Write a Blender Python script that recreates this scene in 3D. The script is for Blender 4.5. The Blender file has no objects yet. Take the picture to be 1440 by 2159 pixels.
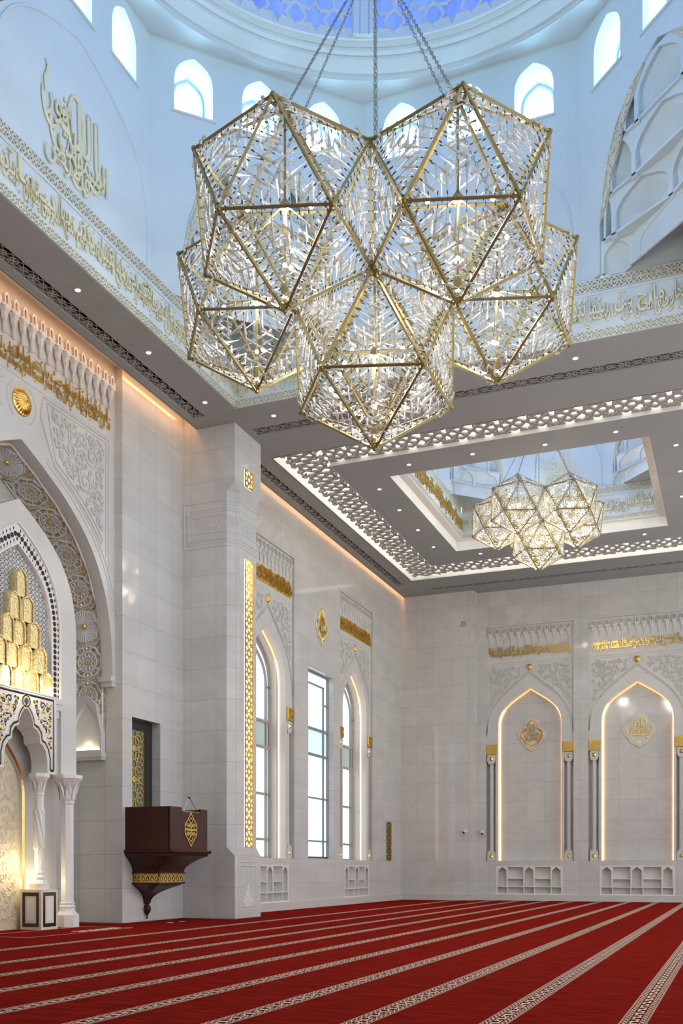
import bpy, math, random
import numpy as np
from mathutils import Matrix, Vector
from mathutils.geometry import tessellate_polygon
PI = math.pi
scene = bpy.context.scene
COL = scene.collection
rnd = random.Random(7)

# ---------------------------------------------------------------- objects
class MB:
    """collects geometry for ONE mesh object"""
    def __init__(s, m=None):
        s.v = []; s.f = []; s.m = m or Matrix.Identity(4)
    def add(s, vs, fs, m=None):
        b = len(s.v); t = s.m @ m if m is not None else s.m
        s.v += [tuple(t @ Vector(p)) for p in vs]
        s.f += [tuple(i + b for i in f) for f in fs]
        return s
    def box(s, x0, x1, y0, y1, z0, z1, m=None):
        return s.add([(x0,y0,z0),(x1,y0,z0),(x1,y1,z0),(x0,y1,z0),(x0,y0,z1),(x1,y0,z1),(x1,y1,z1),(x0,y1,z1)],
                     [(0,3,2,1),(4,5,6,7),(0,1,5,4),(1,2,6,5),(2,3,7,6),(3,0,4,7)], m)
    def plate(s, outer, holes=(), y0=0., y1=.1, m=None, back=True):
        """polygon(s) in the local XZ plane, thickened from y0 (front) to y1 (back)"""
        loops = [list(outer)] + [list(h) for h in holes]
        tri = tessellate_polygon([[Vector((x, z, 0)) for x, z in l] for l in loops])
        flat = [p for l in loops for p in l]; n = len(flat)
        vs = [(x, y0, z) for x, z in flat] + [(x, y1, z) for x, z in flat]
        fs = []
        for t in tri:
            a, b, c = [flat[i] for i in t]
            ar = (b[0]-a[0])*(c[1]-a[1]) - (b[1]-a[1])*(c[0]-a[0])
            if abs(ar) < 1e-12: continue
            t = tuple(t) if ar > 0 else tuple(reversed(t))
            fs.append(t)
            if back: fs.append(tuple(i + n for i in reversed(t)))
        k = 0
        for j, l in enumerate(loops):
            area = sum(l[i][0]*l[(i+1) % len(l)][1] - l[(i+1) % len(l)][0]*l[i][1] for i in range(len(l)))
            ccw = (area > 0) == (j == 0)
            for i in range(len(l)):
                a, b = k + i, k + (i+1) % len(l)
                fs.append((a, a+n, b+n, b) if ccw else (b, b+n, a+n, a))
            k += len(l)
        return s.add(vs, fs, m)
    def tube(s, pts, r=.02, seg=6, closed=False, m=None, sy=1., cap=True, taper=None, up=None):
        P = [Vector(p) for p in pts]; n = len(P)
        if n < 2: return s
        vs = []; fs = []; ref = Vector(up) if up else None
        nv = None
        for i in range(n):
            a = P[i-1] if (i > 0 or closed) else P[i]
            b = P[(i+1) % n] if (i < n-1 or closed) else P[i]
            t = (b - a)
            if t.length < 1e-9: t = Vector((0, 0, 1))
            t.normalize()
            if ref is not None: nv = ref - t*ref.dot(t)
            elif nv is None:
                nv = t.cross(Vector((0, 1, 0))) if abs(t.y) < .9 else t.cross(Vector((1, 0, 0)))
            else: nv = nv - t*nv.dot(t)
            if nv.length < 1e-6: nv = t.orthogonal()
            nv.normalize(); bi = t.cross(nv)
            rr = r if taper is None else r*taper(i/(n-1))
            for k in range(seg):
                a_ = 2*PI*k/seg
                vs.append(P[i] + nv*(rr*math.cos(a_)*sy) + bi*(rr*math.sin(a_)))
        lim = n if closed else n-1
        for i in range(lim):
            j = (i+1) % n
            for k in range(seg):
                l = (k+1) % seg
                fs.append((i*seg+k, i*seg+l, j*seg+l, j*seg+k))
        if cap and not closed:
            fs.append(tuple(range(seg-1, -1, -1))); fs.append(tuple((n-1)*seg+k for k in range(seg)))
        return s.add(vs, fs, m)
    def lathe(s, prof, seg=16, m=None, a0=0., a1=2*PI, cap=True):
        full = abs(a1-a0-2*PI) < 1e-6
        n = seg if full else seg+1; vs = []; fs = []
        for r, z in prof:
            for k in range(n):
                a = a0 + (a1-a0)*k/seg
                vs.append((r*math.cos(a), r*math.sin(a), z))
        for i in range(len(prof)-1):
            for k in range(seg):
                l = (k+1) % n
                fs.append((i*n+k, i*n+l, (i+1)*n+l, (i+1)*n+k))
        if full and cap:
            if prof[0][0] > 1e-6: fs.append(tuple(range(n-1, -1, -1)))
            if prof[-1][0] > 1e-6: fs.append(tuple((len(prof)-1)*n+k for k in range(n)))
        return s.add(vs, fs, m)
    def sweep(s, path, prof, closed=False, m=None):
        """prof [(offset to the left-hand outside of the path, y)] swept along a path in the XZ plane"""
        P = [Vector((a, b)) for a, b in path]; n = len(P); vs = []; fs = []; q = len(prof)
        for i in range(n):
            a = P[i-1] if (i > 0 or closed) else None
            b = P[(i+1) % n] if (i < n-1 or closed) else None
            t1 = (P[i]-a).normalized() if a is not None else None
            t2 = (b-P[i]).normalized() if b is not None else None
            if t1 is None: t1 = t2
            if t2 is None: t2 = t1
            n1 = Vector((-t1.y, t1.x)); n2 = Vector((-t2.y, t2.x)); nn = (n1+n2)
            if nn.length < 1e-6: nn = n1
            nn.normalize(); k = 1/max(.35, nn.dot(n1))
            for o, y in prof:
                p = P[i] + nn*o*k
                vs.append((p.x, y, p.y))
        for i in range(n if closed else n-1):
            j = (i+1) % n
            for k in range(q-1):
                fs.append((i*q+k, i*q+k+1, j*q+k+1, j*q+k))
        return s.add(vs, fs, m)
    def loft(s, rings, m=None, cap=True):
        n = len(rings[0]); vs = [p for r in rings for p in r]; fs = []
        for i in range(len(rings)-1):
            for k in range(n):
                l = (k+1) % n
                fs.append((i*n+k, i*n+l, (i+1)*n+l, (i+1)*n+k))
        if cap:
            fs.append(tuple(range(n-1, -1, -1))); fs.append(tuple((len(rings)-1)*n+k for k in range(n)))
        return s.add(vs, fs, m)
    def sphere(s, c, r, seg=10, rings=6, m=None, sz=1.):
        prof = [(r*math.sin(PI*i/rings), -r*sz*math.cos(PI*i/rings)) for i in range(rings+1)]
        t = Matrix.Translation(c)
        return s.lathe(prof, seg, (m @ t) if m is not None else t)
    def build(s, name, mat, parent=None, smooth=False):
        me = bpy.data.meshes.new(name)
        me.from_pydata(s.v, [], s.f); me.update()
        return link(name, me, mat, parent, smooth)

def link(name, me, mat, parent=None, smooth=False):
    if mat is not None: me.materials.append(mat)
    if smooth: me.polygons.foreach_set('use_smooth', [True]*len(me.polygons))
    o = bpy.data.objects.new(name, me); COL.objects.link(o)
    if parent is not None: o.parent = parent
    return o
def tag(o, label, cat, group=None):
    o['label'] = label; o['category'] = cat
    if group: o['group'] = group
    return o
def empty(name, m=None, label=None, cat=None, group=None, parent=None):
    o = bpy.data.objects.new(name, None); COL.objects.link(o); o.empty_display_size = .2
    if m is not None: o.matrix_world = m
    if parent is not None: o.parent = parent
    if label: tag(o, label, cat, group)
    return o
def struct(name, mb, mat, m=None, smooth=False, parent=None):
    o = mb.build(name, mat, parent, smooth); o['kind'] = 'structure'
    if m is not None: o.matrix_world = m
    return o
def dup(root, m, label=None, group=None, name=None):
    r = root.copy(); COL.objects.link(r); r.matrix_world = m
    if name: r.name = name
    if label: r['label'] = label
    if group: r['group'] = group
    for ch in list(root.children):
        c = ch.copy(); COL.objects.link(c); c.parent = r
        for g in list(ch.children):
            d = g.copy(); COL.objects.link(d); d.parent = c
    return r
def frame(x, y, z=0., rz=0.):
    return Matrix.Translation((x, y, z)) @ Matrix.Rotation(rz, 4, 'Z')
LEFT = PI/2          # a thing built facing -Y, turned to face +X (left wall)

# ---------------------------------------------------------------- materials
def nodes(name):
    m = bpy.data.materials.new(name); m.use_nodes = True
    nt = m.node_tree; b = nt.nodes['Principled BSDF']
    return m, nt, b
def N(nt, t, **kw):
    n = nt.nodes.new(t)
    for k, v in kw.items():
        if k.startswith('i_'):
            key = k[2:]; key = int(key) if key.isdigit() else key.replace('_', ' ')
            n.inputs[key].default_value = v
        else: setattr(n, k, v)
    return n
def mathn(nt, op, a, b=None):
    n = nt.nodes.new('ShaderNodeMath'); n.operation = op
    for i, x in enumerate((a, b)):
        if x is None: continue
        if isinstance(x, (int, float)): n.inputs[i].default_value = x
        else: nt.links.new(x, n.inputs[i])
    return n.outputs[0]
def mixc(nt, fac, a, b):
    n = nt.nodes.new('ShaderNodeMix'); n.data_type = 'RGBA'
    for sock, x in ((n.inputs[0], fac), (n.inputs[6], a), (n.inputs[7], b)):
        if isinstance(x, (int, float)): sock.default_value = x
        elif isinstance(x, tuple): sock.default_value = x
        else: nt.links.new(x, sock)
    return n.outputs[2]
def c4(c): return (c[0], c[1], c[2], 1.)
def simple(name, col, rough=.5, metal=0., var=.06, scale=3., bump=0., bscale=40., spec=.5, coat=0.):
    m, nt, b = nodes(name)
    g = N(nt, 'ShaderNodeNewGeometry'); t = N(nt, 'ShaderNodeTexNoise', i_Scale=scale, i_Detail=4.)
    nt.links.new(g.outputs['Position'], t.inputs['Vector'])
    lo = tuple(max(0, x*(1-var)) for x in col); hi = tuple(min(1, x*(1+var)) for x in col)
    nt.links.new(mixc(nt, t.outputs['Fac'], c4(lo), c4(hi)), b.inputs['Base Color'])
    b.inputs['Roughness'].default_value = rough; b.inputs['Metallic'].default_value = metal
    b.inputs['Specular IOR Level'].default_value = spec; b.inputs['Coat Weight'].default_value = coat
    if bump:
        t2 = N(nt, 'ShaderNodeTexNoise', i_Scale=bscale, i_Detail=3.)
        nt.links.new(g.outputs['Position'], t2.inputs['Vector'])
        bp = N(nt, 'ShaderNodeBump', i_Strength=bump, i_Distance=.02)
        nt.links.new(t2.outputs['Fac'], bp.inputs['Height']); nt.links.new(bp.outputs['Normal'], b.inputs['Normal'])
    return m
def emit(name, col, strength):
    m, nt, b = nodes(name)
    b.inputs['Base Color'].default_value = c4(tuple(min(.8, x) for x in col))
    b.inputs['Emission Color'].default_value = c4(col); b.inputs['Emission Strength'].default_value = strength
    return m
def marble(name, base, tw=.87, th=.952, joints=True, rough=.2, vein=.10, ou=0., oz=-.013):
    m, nt, b = nodes(name)
    g = N(nt, 'ShaderNodeNewGeometry')
    sp = N(nt, 'ShaderNodeSeparateXYZ'); nt.links.new(g.outputs['Position'], sp.inputs[0])
    sn = N(nt, 'ShaderNodeSeparateXYZ'); nt.links.new(g.outputs['True Normal'], sn.inputs[0])
    ax = mathn(nt, 'ABSOLUTE', sn.outputs[0]); ay = mathn(nt, 'ABSOLUTE', sn.outputs[1])
    gt = mathn(nt, 'GREATER_THAN', ax, ay)
    u = mathn(nt, 'ADD', mathn(nt, 'MULTIPLY', gt, sp.outputs[1]), mathn(nt, 'MULTIPLY', mathn(nt, 'SUBTRACT', 1., gt), sp.outputs[0]))
    cv = N(nt, 'ShaderNodeCombineXYZ')
    nt.links.new(mathn(nt, 'ADD', u, 100*tw + ou), cv.inputs[0]); nt.links.new(mathn(nt, 'ADD', sp.outputs[2], 100*th + oz), cv.inputs[1])
    # cloudy veining, drifting from slab to slab
    w = N(nt, 'ShaderNodeTexNoise', i_Scale=.8, i_Detail=6., i_Distortion=.9)
    mp = N(nt, 'ShaderNodeMapping'); mp.inputs['Rotation'].default_value = (.3, .6, .5); mp.inputs['Scale'].default_value = (1.6, .5, 2.2)
    nt.links.new(g.outputs['Position'], mp.inputs[0]); nt.links.new(mp.outputs[0], w.inputs['Vector'])
    cr = N(nt, 'ShaderNodeValToRGB'); cr.color_ramp.elements[0].position = .38; cr.color_ramp.elements[1].position = .66
    nt.links.new(w.outputs['Fac'], cr.inputs[0])
    dk = tuple(x*(1-vein) for x in base)
    col = mixc(nt, cr.outputs[0], c4(dk), c4(base))
    if joints:
        br = N(nt, 'ShaderNodeTexBrick', i_Scale=1., i_Mortar_Size=.0045, i_Brick_Width=tw, i_Row_Height=th)
        br.offset = 0.; br.squash = 1.; br.inputs['Mortar Smooth'].default_value = .2; br.inputs['Bias'].default_value = 0.
        br.inputs['Color1'].default_value = (1, 1, 1, 1); br.inputs['Color2'].default_value = (.93, .93, .935, 1); br.inputs['Mortar'].default_value = (.52, .51, .49, 1)
        nt.links.new(cv.outputs[0], br.inputs['Vector'])
        mu = nt.nodes.new('ShaderNodeMix'); mu.data_type = 'RGBA'; mu.blend_type = 'MULTIPLY'; mu.inputs[0].default_value = 1.
        nt.links.new(col, mu.inputs[6]); nt.links.new(br.outputs['Color'], mu.inputs[7]); col = mu.outputs[2]
    nt.links.new(col, b.inputs['Base Color'])
    b.inputs['Roughness'].default_value = rough; b.inputs['Specular IOR Level'].default_value = .5
    return m

STONE = (.635, .632, .612)
MAT = {}
MAT['marble'] = marble('tiled_marble', STONE, rough=.075, vein=.08)
MAT['stone'] = marble('plain_marble', STONE, joints=False, rough=.28, vein=.05)
MAT['carved'] = marble('carved_marble', (.60, .585, .56), joints=False, rough=.4, vein=.05)
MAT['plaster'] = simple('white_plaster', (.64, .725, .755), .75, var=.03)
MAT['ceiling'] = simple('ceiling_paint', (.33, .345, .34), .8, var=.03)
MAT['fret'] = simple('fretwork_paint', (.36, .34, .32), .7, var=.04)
MAT['cove'] = simple('cove_plaster', (.85, .85, .82), .8, var=.02)
MAT['gold'] = simple('polished_gold', (.83, .58, .17), .3, 1., var=.12, scale=9.)
MAT['goldleaf'] = simple('gold_leaf', (.70, .47, .11), .42, .75, var=.2, scale=25., bump=.3, bscale=60.)
MAT['palegold'] = simple('pale_gold_lettering', (.80, .74, .50), .45, .2, var=.06)
MAT['palerelief'] = simple('pale_gold_relief', (.66, .64, .52), .5, .15, var=.3, scale=22.)
MAT['brass'] = simple('brushed_brass', (.27, .215, .085), .42, .6, var=.15, scale=6.)
MAT['darkbrass'] = simple('dark_bronze', (.09, .07, .035), .4, .8)
MAT['chain'] = simple('chain_steel', (.30, .31, .30), .35, .9)
MAT['black'] = simple('matt_black', (.012, .012, .013), .6)
MAT['blackstone'] = simple('black_marble', (.02, .018, .016), .15, var=.9, scale=14.)
MAT['cream'] = simple('cream_marble', (.74, .66, .50), .3, var=.06)
MAT['white'] = simple('white_marble', (.78, .77, .75), .3, var=.03)
MAT['frame'] = simple('window_frame_paint', (.25, .28, .30), .45, var=.03)
MAT['plasticw'] = simple('white_plastic', (.75, .75, .74), .4, var=.02)
MAT['wood'] = None
def wood():
    m, nt, b = nodes('dark_mahogany')
    g = N(nt, 'ShaderNodeNewGeometry'); mp = N(nt, 'ShaderNodeMapping'); mp.inputs['Scale'].default_value = (9, 9, .8)
    nt.links.new(g.outputs['Position'], mp.inputs[0])
    t = N(nt, 'ShaderNodeTexNoise', i_Scale=3., i_Detail=6., i_Distortion=.6); nt.links.new(mp.outputs[0], t.inputs['Vector'])
    nt.links.new(mixc(nt, t.outputs['Fac'], (.016, .004, .0025, 1), (.075, .018, .010, 1)), b.inputs['Base Color'])
    b.inputs['Roughness'].default_value = .35; b.inputs['Specular IOR Level'].default_value = .3
    return m
MAT['wood'] = wood()

# ---------------------------------------------------------------- curves
def arch(hw, z0, zs, za, n=14, c1=.53, c2=(.54, .68)):
    """left foot, up the jamb, over the pointed top, down to the right foot (a clockwise path)"""
    r = za - zs
    P = [(-hw, zs), (-hw, zs + c1*r), (-hw*c2[0], zs + c2[1]*r), (0, za)]
    L = [(-hw, z0)] if z0 < zs - 1e-6 else []
    for i in range(n+1):
        t = i/n; s = 1-t
        L.append(tuple(s**3*P[0][k] + 3*s*s*t*P[1][k] + 3*s*t*t*P[2][k] + t**3*P[3][k] for k in (0, 1)))
    return L + [(-x, z) for x, z in reversed(L[:-1])]
def rect(x0, x1, z0, z1): return [(x0, z0), (x1, z0), (x1, z1), (x0, z1)]
def inside(p, poly):
    x, y = p; r = False; n = len(poly)
    for i in range(n):
        x1, y1 = poly[i]; x2, y2 = poly[(i+1) % n]
        if (y1 > y) != (y2 > y) and x < (x2-x1)*(y-y1)/(y2-y1)+x1: r = not r
    return r
def dist_poly(p, poly):
    d = 9e9; n = len(poly); px, py = p
    for i in range(n):
        x1, y1 = poly[i]; x2, y2 = poly[(i+1) % n]; dx, dy = x2-x1, y2-y1; L = dx*dx+dy*dy
        t = 0 if L == 0 else max(0, min(1, ((px-x1)*dx+(py-y1)*dy)/L))
        d = min(d, math.hypot(px-x1-t*dx, py-y1-t*dy))
    return d
def scrolls(poly, rmax, rmin, seed=1, tries=900, margin=.02, turns=1.45):
    """packs spiral tendrils with leaves into a polygon; returns polylines (x, z)"""
    R = random.Random(seed); xs = [p[0] for p in poly]; zs = [p[1] for p in poly]
    C = []
    for k in range(tries):
        p = (R.uniform(min(xs), max(xs)), R.uniform(min(zs), max(zs)))
        if not inside(p, poly): continue
        d = dist_poly(p, poly) - margin
        lim = rmax if k < tries*.45 else rmax*.6
        for cx, cz, r in C: d = min(d, math.hypot(cx-p[0], cz-p[1]) - r*.97)
        if d < rmin: continue
        C.append((p[0], p[1], min(d, lim)))
    out = []; n_ = len(C)
    # stems: a tree that joins every curl to its nearest already joined neighbour
    todo = set(range(1, n_)); done = [0] if n_ else []; par = {}
    while todo:
        best = min(((math.hypot(C[i][0]-C[j][0], C[i][1]-C[j][1])-C[i][2]-C[j][2], i, j) for i in todo for j in done[-60:]), default=None)
        par[best[1]] = best[2]; todo.discard(best[1]); done.append(best[1])
    for i, (cx, cz, r) in enumerate(C):
        sg = 1 if i % 2 else -1; n = 18 if r > 2*rmin else 11; T = turns if r > 1.6*rmin else .9
        if i in par:
            ex, ez, er = C[par[i]]; a0 = math.atan2(ez-cz, ex-cx)+sg*.9
            q = (cx+r*.9*math.cos(a0), cz+r*.9*math.sin(a0)); a1 = math.atan2(cz-ez, cx-ex)+sg*.6; p = (ex+er*.88*math.cos(a1), ez+er*.88*math.sin(a1))
            L = math.hypot(q[0]-p[0], q[1]-p[1])
            c1 = (p[0]-sg*math.sin(a1)*-.4*L, p[1]+sg*math.cos(a1)*-.4*L); c2 = (q[0]+sg*math.sin(a0)*.4*L, q[1]-sg*math.cos(a0)*.4*L)
            st = [tuple((1-t)**3*p[k]+3*t*(1-t)**2*c1[k]+3*t*t*(1-t)*c2[k]+t**3*q[k] for k in (0, 1)) for t in [j/7 for j in range(8)]]
            if L < 2.2*rmax: out.append([w for w in st if inside(w, poly)])
        else: a0 = R.uniform(0, 2*PI)
        out.append([(cx + r*.9*(1-.8*j/n)*math.cos(a0+sg*2*PI*T*j/n), cz + r*.9*(1-.8*j/n)*math.sin(a0+sg*2*PI*T*j/n)) for j in range(n+1)])
        if r > 1.3*rmin:                                    # a leaf that leans off the curl
            a2 = a0+sg*2.4; w = [(cx+rr*r*math.cos(a2+sg*d), cz+rr*r*math.sin(a2+sg*d)) for rr, d in ((.86, 0), (1.1, .18), (1.28, .45))]
            if all(inside(v, poly) for v in w): out.append(w)
    return [l for l in out if len(l) > 1]
def relief(mb, lines, r, y, flat=.7, seg=5, m=None, taper=True):
    for L in lines:
        mb.tube([(a, y, b) for a, b in L], r, seg, m=m, taper=(lambda t: 1.15-.75*abs(2*t-1)**2) if taper else None, up=(0, -1, 0), sy=flat)

# pierced plates: strokes -> distance field -> solid sheet with smooth edges
def pierced(strokes, x0, x1, z0, z1, cell, y0, y1, extra=None, back=True):
    nx = int(round((x1-x0)/cell)); nz = int(round((z1-z0)/cell))
    gx = np.linspace(x0, x1, nx+1); gz = np.linspace(z0, z1, nz+1); X, Z = np.meshgrid(gx, gz, indexing='ij')
    Fd = np.full(X.shape, -9.)
    for pts, w in strokes:
        for (ax, az), (bx, bz) in zip(pts[:-1], pts[1:]):
            dx, dz = bx-ax, bz-az; L = dx*dx+dz*dz
            t = np.clip(((X-ax)*dx+(Z-az)*dz)/L, 0, 1) if L > 0 else 0
            Fd = np.maximum(Fd, w-np.hypot(X-ax-t*dx, Z-az-t*dz))
    if extra is not None: Fd = np.maximum(Fd, extra(X, Z))
    Fd = np.where(np.abs(Fd) < 1e-5, 1e-5, Fd)
    V = []; key = {}; faces = []; wall = []
    def vid(k, x, z):
        if k not in key: key[k] = len(V); V.append((x, z))
        return key[k]
    f = Fd.tolist(); gx = gx.tolist(); gz = gz.tolist()
    for i in range(nx):
        for j in range(nz):
            c = ((i, j), (i+1, j), (i+1, j+1), (i, j+1)); val = [f[a][b] for a, b in c]
            if max(val) < 0: continue
            poly = []
            for k in range(4):
                (a, b), (a2, b2) = c[k], c[(k+1) % 4]; v1, v2 = val[k], val[(k+1) % 4]
                if v1 > 0: poly.append((vid((a, b), gx[a], gz[b]), 0))
                if (v1 > 0) != (v2 > 0):
                    t = v1/(v1-v2); kk = ('e',)+tuple(sorted((c[k], c[(k+1) % 4])))
                    poly.append((vid(kk, gx[a]+(gx[a2]-gx[a])*t, gz[b]+(gz[b2]-gz[b])*t), 1))
            if len(poly) < 3: continue
            faces.append(tuple(p[0] for p in poly))
            if min(val) < 0:
                for p, q in zip(poly, poly[1:]+poly[:1]):
                    if p[1] and q[1]: wall.append((p[0], q[0]))
    n = len(V); vs = [(x, y0, z) for x, z in V] + [(x, y1, z) for x, z in V]
    fs = list(faces)
    if back: fs += [tuple(a+n for a in reversed(q)) for q in faces]
    fs += [(b, a, a+n, b+n) for a, b in wall]
    return vs, fs
def array_mesh(mb, vs, fs, offs, m=None):
    A = np.array(vs)
    for ox, oy, oz in offs:
        mb.add((A+np.array((ox, oy, oz))).tolist(), fs, m)

def circ(cx, cz, r, n=20, a0=0., a1=2*PI):
    return [(cx+r*math.cos(a0+(a1-a0)*i/n), cz+r*math.sin(a0+(a1-a0)*i/n)) for i in range(n+1)]

# ---------------------------------------------------------------- Arabic lettering (letters joined by hand from their contextual forms)
def _forms():
    T = [(0x621,0xFE80,0,0,0),(0x622,0xFE81,0xFE82,0,0),(0x623,0xFE83,0xFE84,0,0),(0x624,0xFE85,0xFE86,0,0),(0x625,0xFE87,0xFE88,0,0),(0x626,0xFE89,0xFE8A,0xFE8B,0xFE8C),(0x627,0xFE8D,0xFE8E,0,0),(0x629,0xFE93,0xFE94,0,0)]
    for c, i in zip([0x628,0x62A,0x62B,0x62C,0x62D,0x62E], [0xFE8F,0xFE95,0xFE99,0xFE9D,0xFEA1,0xFEA5]): T.append((c,i,i+1,i+2,i+3))
    for k, c in enumerate([0x62F,0x630,0x631,0x632]): T.append((c,0xFEA9+2*k,0xFEAA+2*k,0,0))
    for k, c in enumerate(range(0x633,0x63B)): i = 0xFEB1+4*k; T.append((c,i,i+1,i+2,i+3))
    for k, c in enumerate(range(0x641,0x648)): i = 0xFED1+4*k; T.append((c,i,i+1,i+2,i+3))
    T += [(0x648,0xFEED,0xFEEE,0,0),(0x649,0xFEEF,0xFEF0,0,0),(0x64A,0xFEF1,0xFEF2,0xFEF3,0xFEF4)]
    return {chr(a): (b,c,d,e) for a,b,c,d,e in T}
FORMS = _forms(); LAM = {'\u0622':0xFEF5,'\u0623':0xFEF7,'\u0625':0xFEF9,'\u0627':0xFEFB}
def shape_ar(s):
    out = []; i = 0; prev = False
    while i < len(s):
        ch = s[i]
        if ch not in FORMS: out.append(ch); prev = False; i += 1; continue
        nx = s[i+1] if i+1 < len(s) else ''
        if ch == '\u0644' and nx in LAM:
            out.append(chr(LAM[nx]+(1 if prev else 0))); prev = False; i += 2; continue
        iso, fin, ini, med = FORMS[ch]; can = nx in FORMS and bool(FORMS[nx][1])
        if prev and can and med: g, prev = med, True
        elif prev: g, prev = fin or iso, False
        elif can and ini: g, prev = ini, True
        else: g, prev = iso, False
        out.append(chr(g)); i += 1
    return ''.join(reversed(out))
def text_mesh(s, bold=.012, ext=.03, bevel=.005):
    cu = bpy.data.curves.new('lettering', 'FONT'); cu.body = shape_ar(s); cu.extrude = ext; cu.offset = bold; cu.resolution_u = 3
    cu.bevel_depth = bevel; cu.bevel_resolution = 0
    o = bpy.data.objects.new('lettering', cu); COL.objects.link(o)
    bpy.context.view_layer.update()
    me = bpy.data.meshes.new_from_object(o.evaluated_get(bpy.context.evaluated_depsgraph_get()))
    bpy.data.objects.remove(o); bpy.data.curves.remove(cu)
    n = len(me.vertices); co = np.empty(n*3); me.vertices.foreach_get('co', co); co = co.reshape(-1, 3)
    fs = [tuple(p.vertices) for p in me.polygons]; bpy.data.meshes.remove(me)
    lab = np.arange(n)                                      # strokes that overlap get their own tiny relief
    E_ = np.array([(a, b) for f in fs for a, b in zip(f, f[1:]+f[:1])])
    while True:
        m = np.minimum(lab[E_[:, 0]], lab[E_[:, 1]]); new = lab.copy(); np.minimum.at(new, E_[:, 0], m); np.minimum.at(new, E_[:, 1], m)
        if (new == lab).all(): break
        lab = new
    u, inv = np.unique(lab, return_inverse=True)
    return co, fs, inv
def put_text(mb, s, x0, x1, z0, z1, y=0., ext=.03, bold=.012, m=None, bend=None):
    """fits a line of lettering into a box on the wall (x right, z up, standing out of it by ext)"""
    co, fs, isl = text_mesh(s, bold=bold)
    lo = co.min(0); hi = co.max(0); k = (co-lo)/np.maximum(hi-lo, 1e-6)
    X = x0+k[:, 0]*(x1-x0); Z = z0+k[:, 1]*(z1-z0); Y = y-k[:, 2]*ext-(isl % 11)*ext*.03
    P = np.stack([X, Y, Z], 1)
    if bend is not None: P = bend(P)
    mb.add(P.tolist(), fs, m)
# ================================================================ carpet floor
def carpet():
    m, nt, b = nodes('red_prayer_carpet')
    g = N(nt, 'ShaderNodeNewGeometry'); sp = N(nt, 'ShaderNodeSeparateXYZ'); nt.links.new(g.outputs['Position'], sp.inputs[0])
    X, Y = sp.outputs[0], sp.outputs[1]
    mp = N(nt, 'ShaderNodeMapping'); mp.inputs['Scale'].default_value = (1.1, 7., 1.); nt.links.new(g.outputs['Position'], mp.inputs[0])
    t = N(nt, 'ShaderNodeTexNoise', i_Scale=1.5, i_Detail=8., i_Roughness=.7); nt.links.new(mp.outputs[0], t.inputs['Vector'])
    ct = N(nt, 'ShaderNodeMapRange', i_1=.34, i_2=.68); nt.links.new(t.outputs['Fac'], ct.inputs[0]); red = mixc(nt, ct.outputs[0], (.13, .009, .006, 1), (.30, .020, .0135, 1))
    # prayer-row bands: the rows run along Y every 1.255 m
    s = mathn(nt, 'ADD', X, 11.0 + .6275)
    cell = mathn(nt, 'DIVIDE', s, 1.255)
    fr = mathn(nt, 'FRACT', cell)
    v = mathn(nt, 'MULTIPLY', mathn(nt, 'SUBTRACT', fr, .5), 1.255)               # metres from a row's centre line
    ok = mathn(nt, 'GREATER_THAN', X, -11.6)
    v1 = mathn(nt, 'ADD', X, 12.76)                                                # the first row stands further off
    far = mathn(nt, 'LESS_THAN', X, -11.9)
    v = mathn(nt, 'ADD', mathn(nt, 'MULTIPLY', ok, v), mathn(nt, 'MULTIPLY', far, v1))
    off = mathn(nt, 'MULTIPLY', mathn(nt, 'SUBTRACT', 1., mathn(nt, 'ADD', ok, far)), 5.)
    av = mathn(nt, 'ADD', mathn(nt, 'ABSOLUTE', v), off)
    def rng(lo, hi): return mathn(nt, 'MULTIPLY', mathn(nt, 'GREATER_THAN', av, lo), mathn(nt, 'LESS_THAN', av, hi))
    edge = rng(.114, .120); edge2 = rng(.126, .130)
    def tri(period, sock, ph=0.):
        return mathn(nt, 'ABSOLUTE', mathn(nt, 'SUBTRACT', mathn(nt, 'FRACT', mathn(nt, 'ADD', mathn(nt, 'DIVIDE', sock, period), ph)), .5))   # 0..0.5
    # key pattern in the middle, small flowers on both sides
    q = tri(.30, Y); p = tri(.30, Y, .25)
    key = mathn(nt, 'MAXIMUM', mathn(nt, 'MULTIPLY', mathn(nt, 'GREATER_THAN', q, .40), mathn(nt, 'LESS_THAN', av, .044)),
                mathn(nt, 'MULTIPLY', mathn(nt, 'LESS_THAN', mathn(nt, 'ABSOLUTE', mathn(nt, 'SUBTRACT', mathn(nt, 'ADD', v, mathn(nt, 'MULTIPLY', p, .13)), .0325)), .010), mathn(nt, 'LESS_THAN', av, .044)))
    a3 = mathn(nt, 'MULTIPLY', av, 2.6); w = tri(.14, mathn(nt, 'ADD', Y, a3)); w2 = tri(.14, mathn(nt, 'SUBTRACT', Y, a3)); w3 = tri(.028, av)
    fl = mathn(nt, 'MULTIPLY', mathn(nt, 'GREATER_THAN', mathn(nt, 'MAXIMUM', mathn(nt, 'MAXIMUM', w, w2), mathn(nt, 'MULTIPLY', w3, .80)), .385), rng(.052, .108))
    mid = mathn(nt, 'MULTIPLY', mathn(nt, 'LESS_THAN', q, .09), mathn(nt, 'MULTIPLY', mathn(nt, 'GREATER_THAN', av, .016), mathn(nt, 'LESS_THAN', av, .04)))
    pat = mathn(nt, 'MINIMUM', 1., mathn(nt, 'ADD', mathn(nt, 'ADD', mathn(nt, 'ADD', key, fl), mid), mathn(nt, 'ADD', edge, edge2)))
    body = mathn(nt, 'LESS_THAN', av, .123)
    ground = mixc(nt, body, red, (.11, .006, .004, 1))
    nt.links.new(mixc(nt, pat, ground, (.78, .63, .50, 1)), b.inputs['Base Color'])
    b.inputs['Roughness'].default_value = .95; b.inputs['Specular IOR Level'].default_value = .0
    return m
MAT['carpet'] = carpet()
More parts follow.
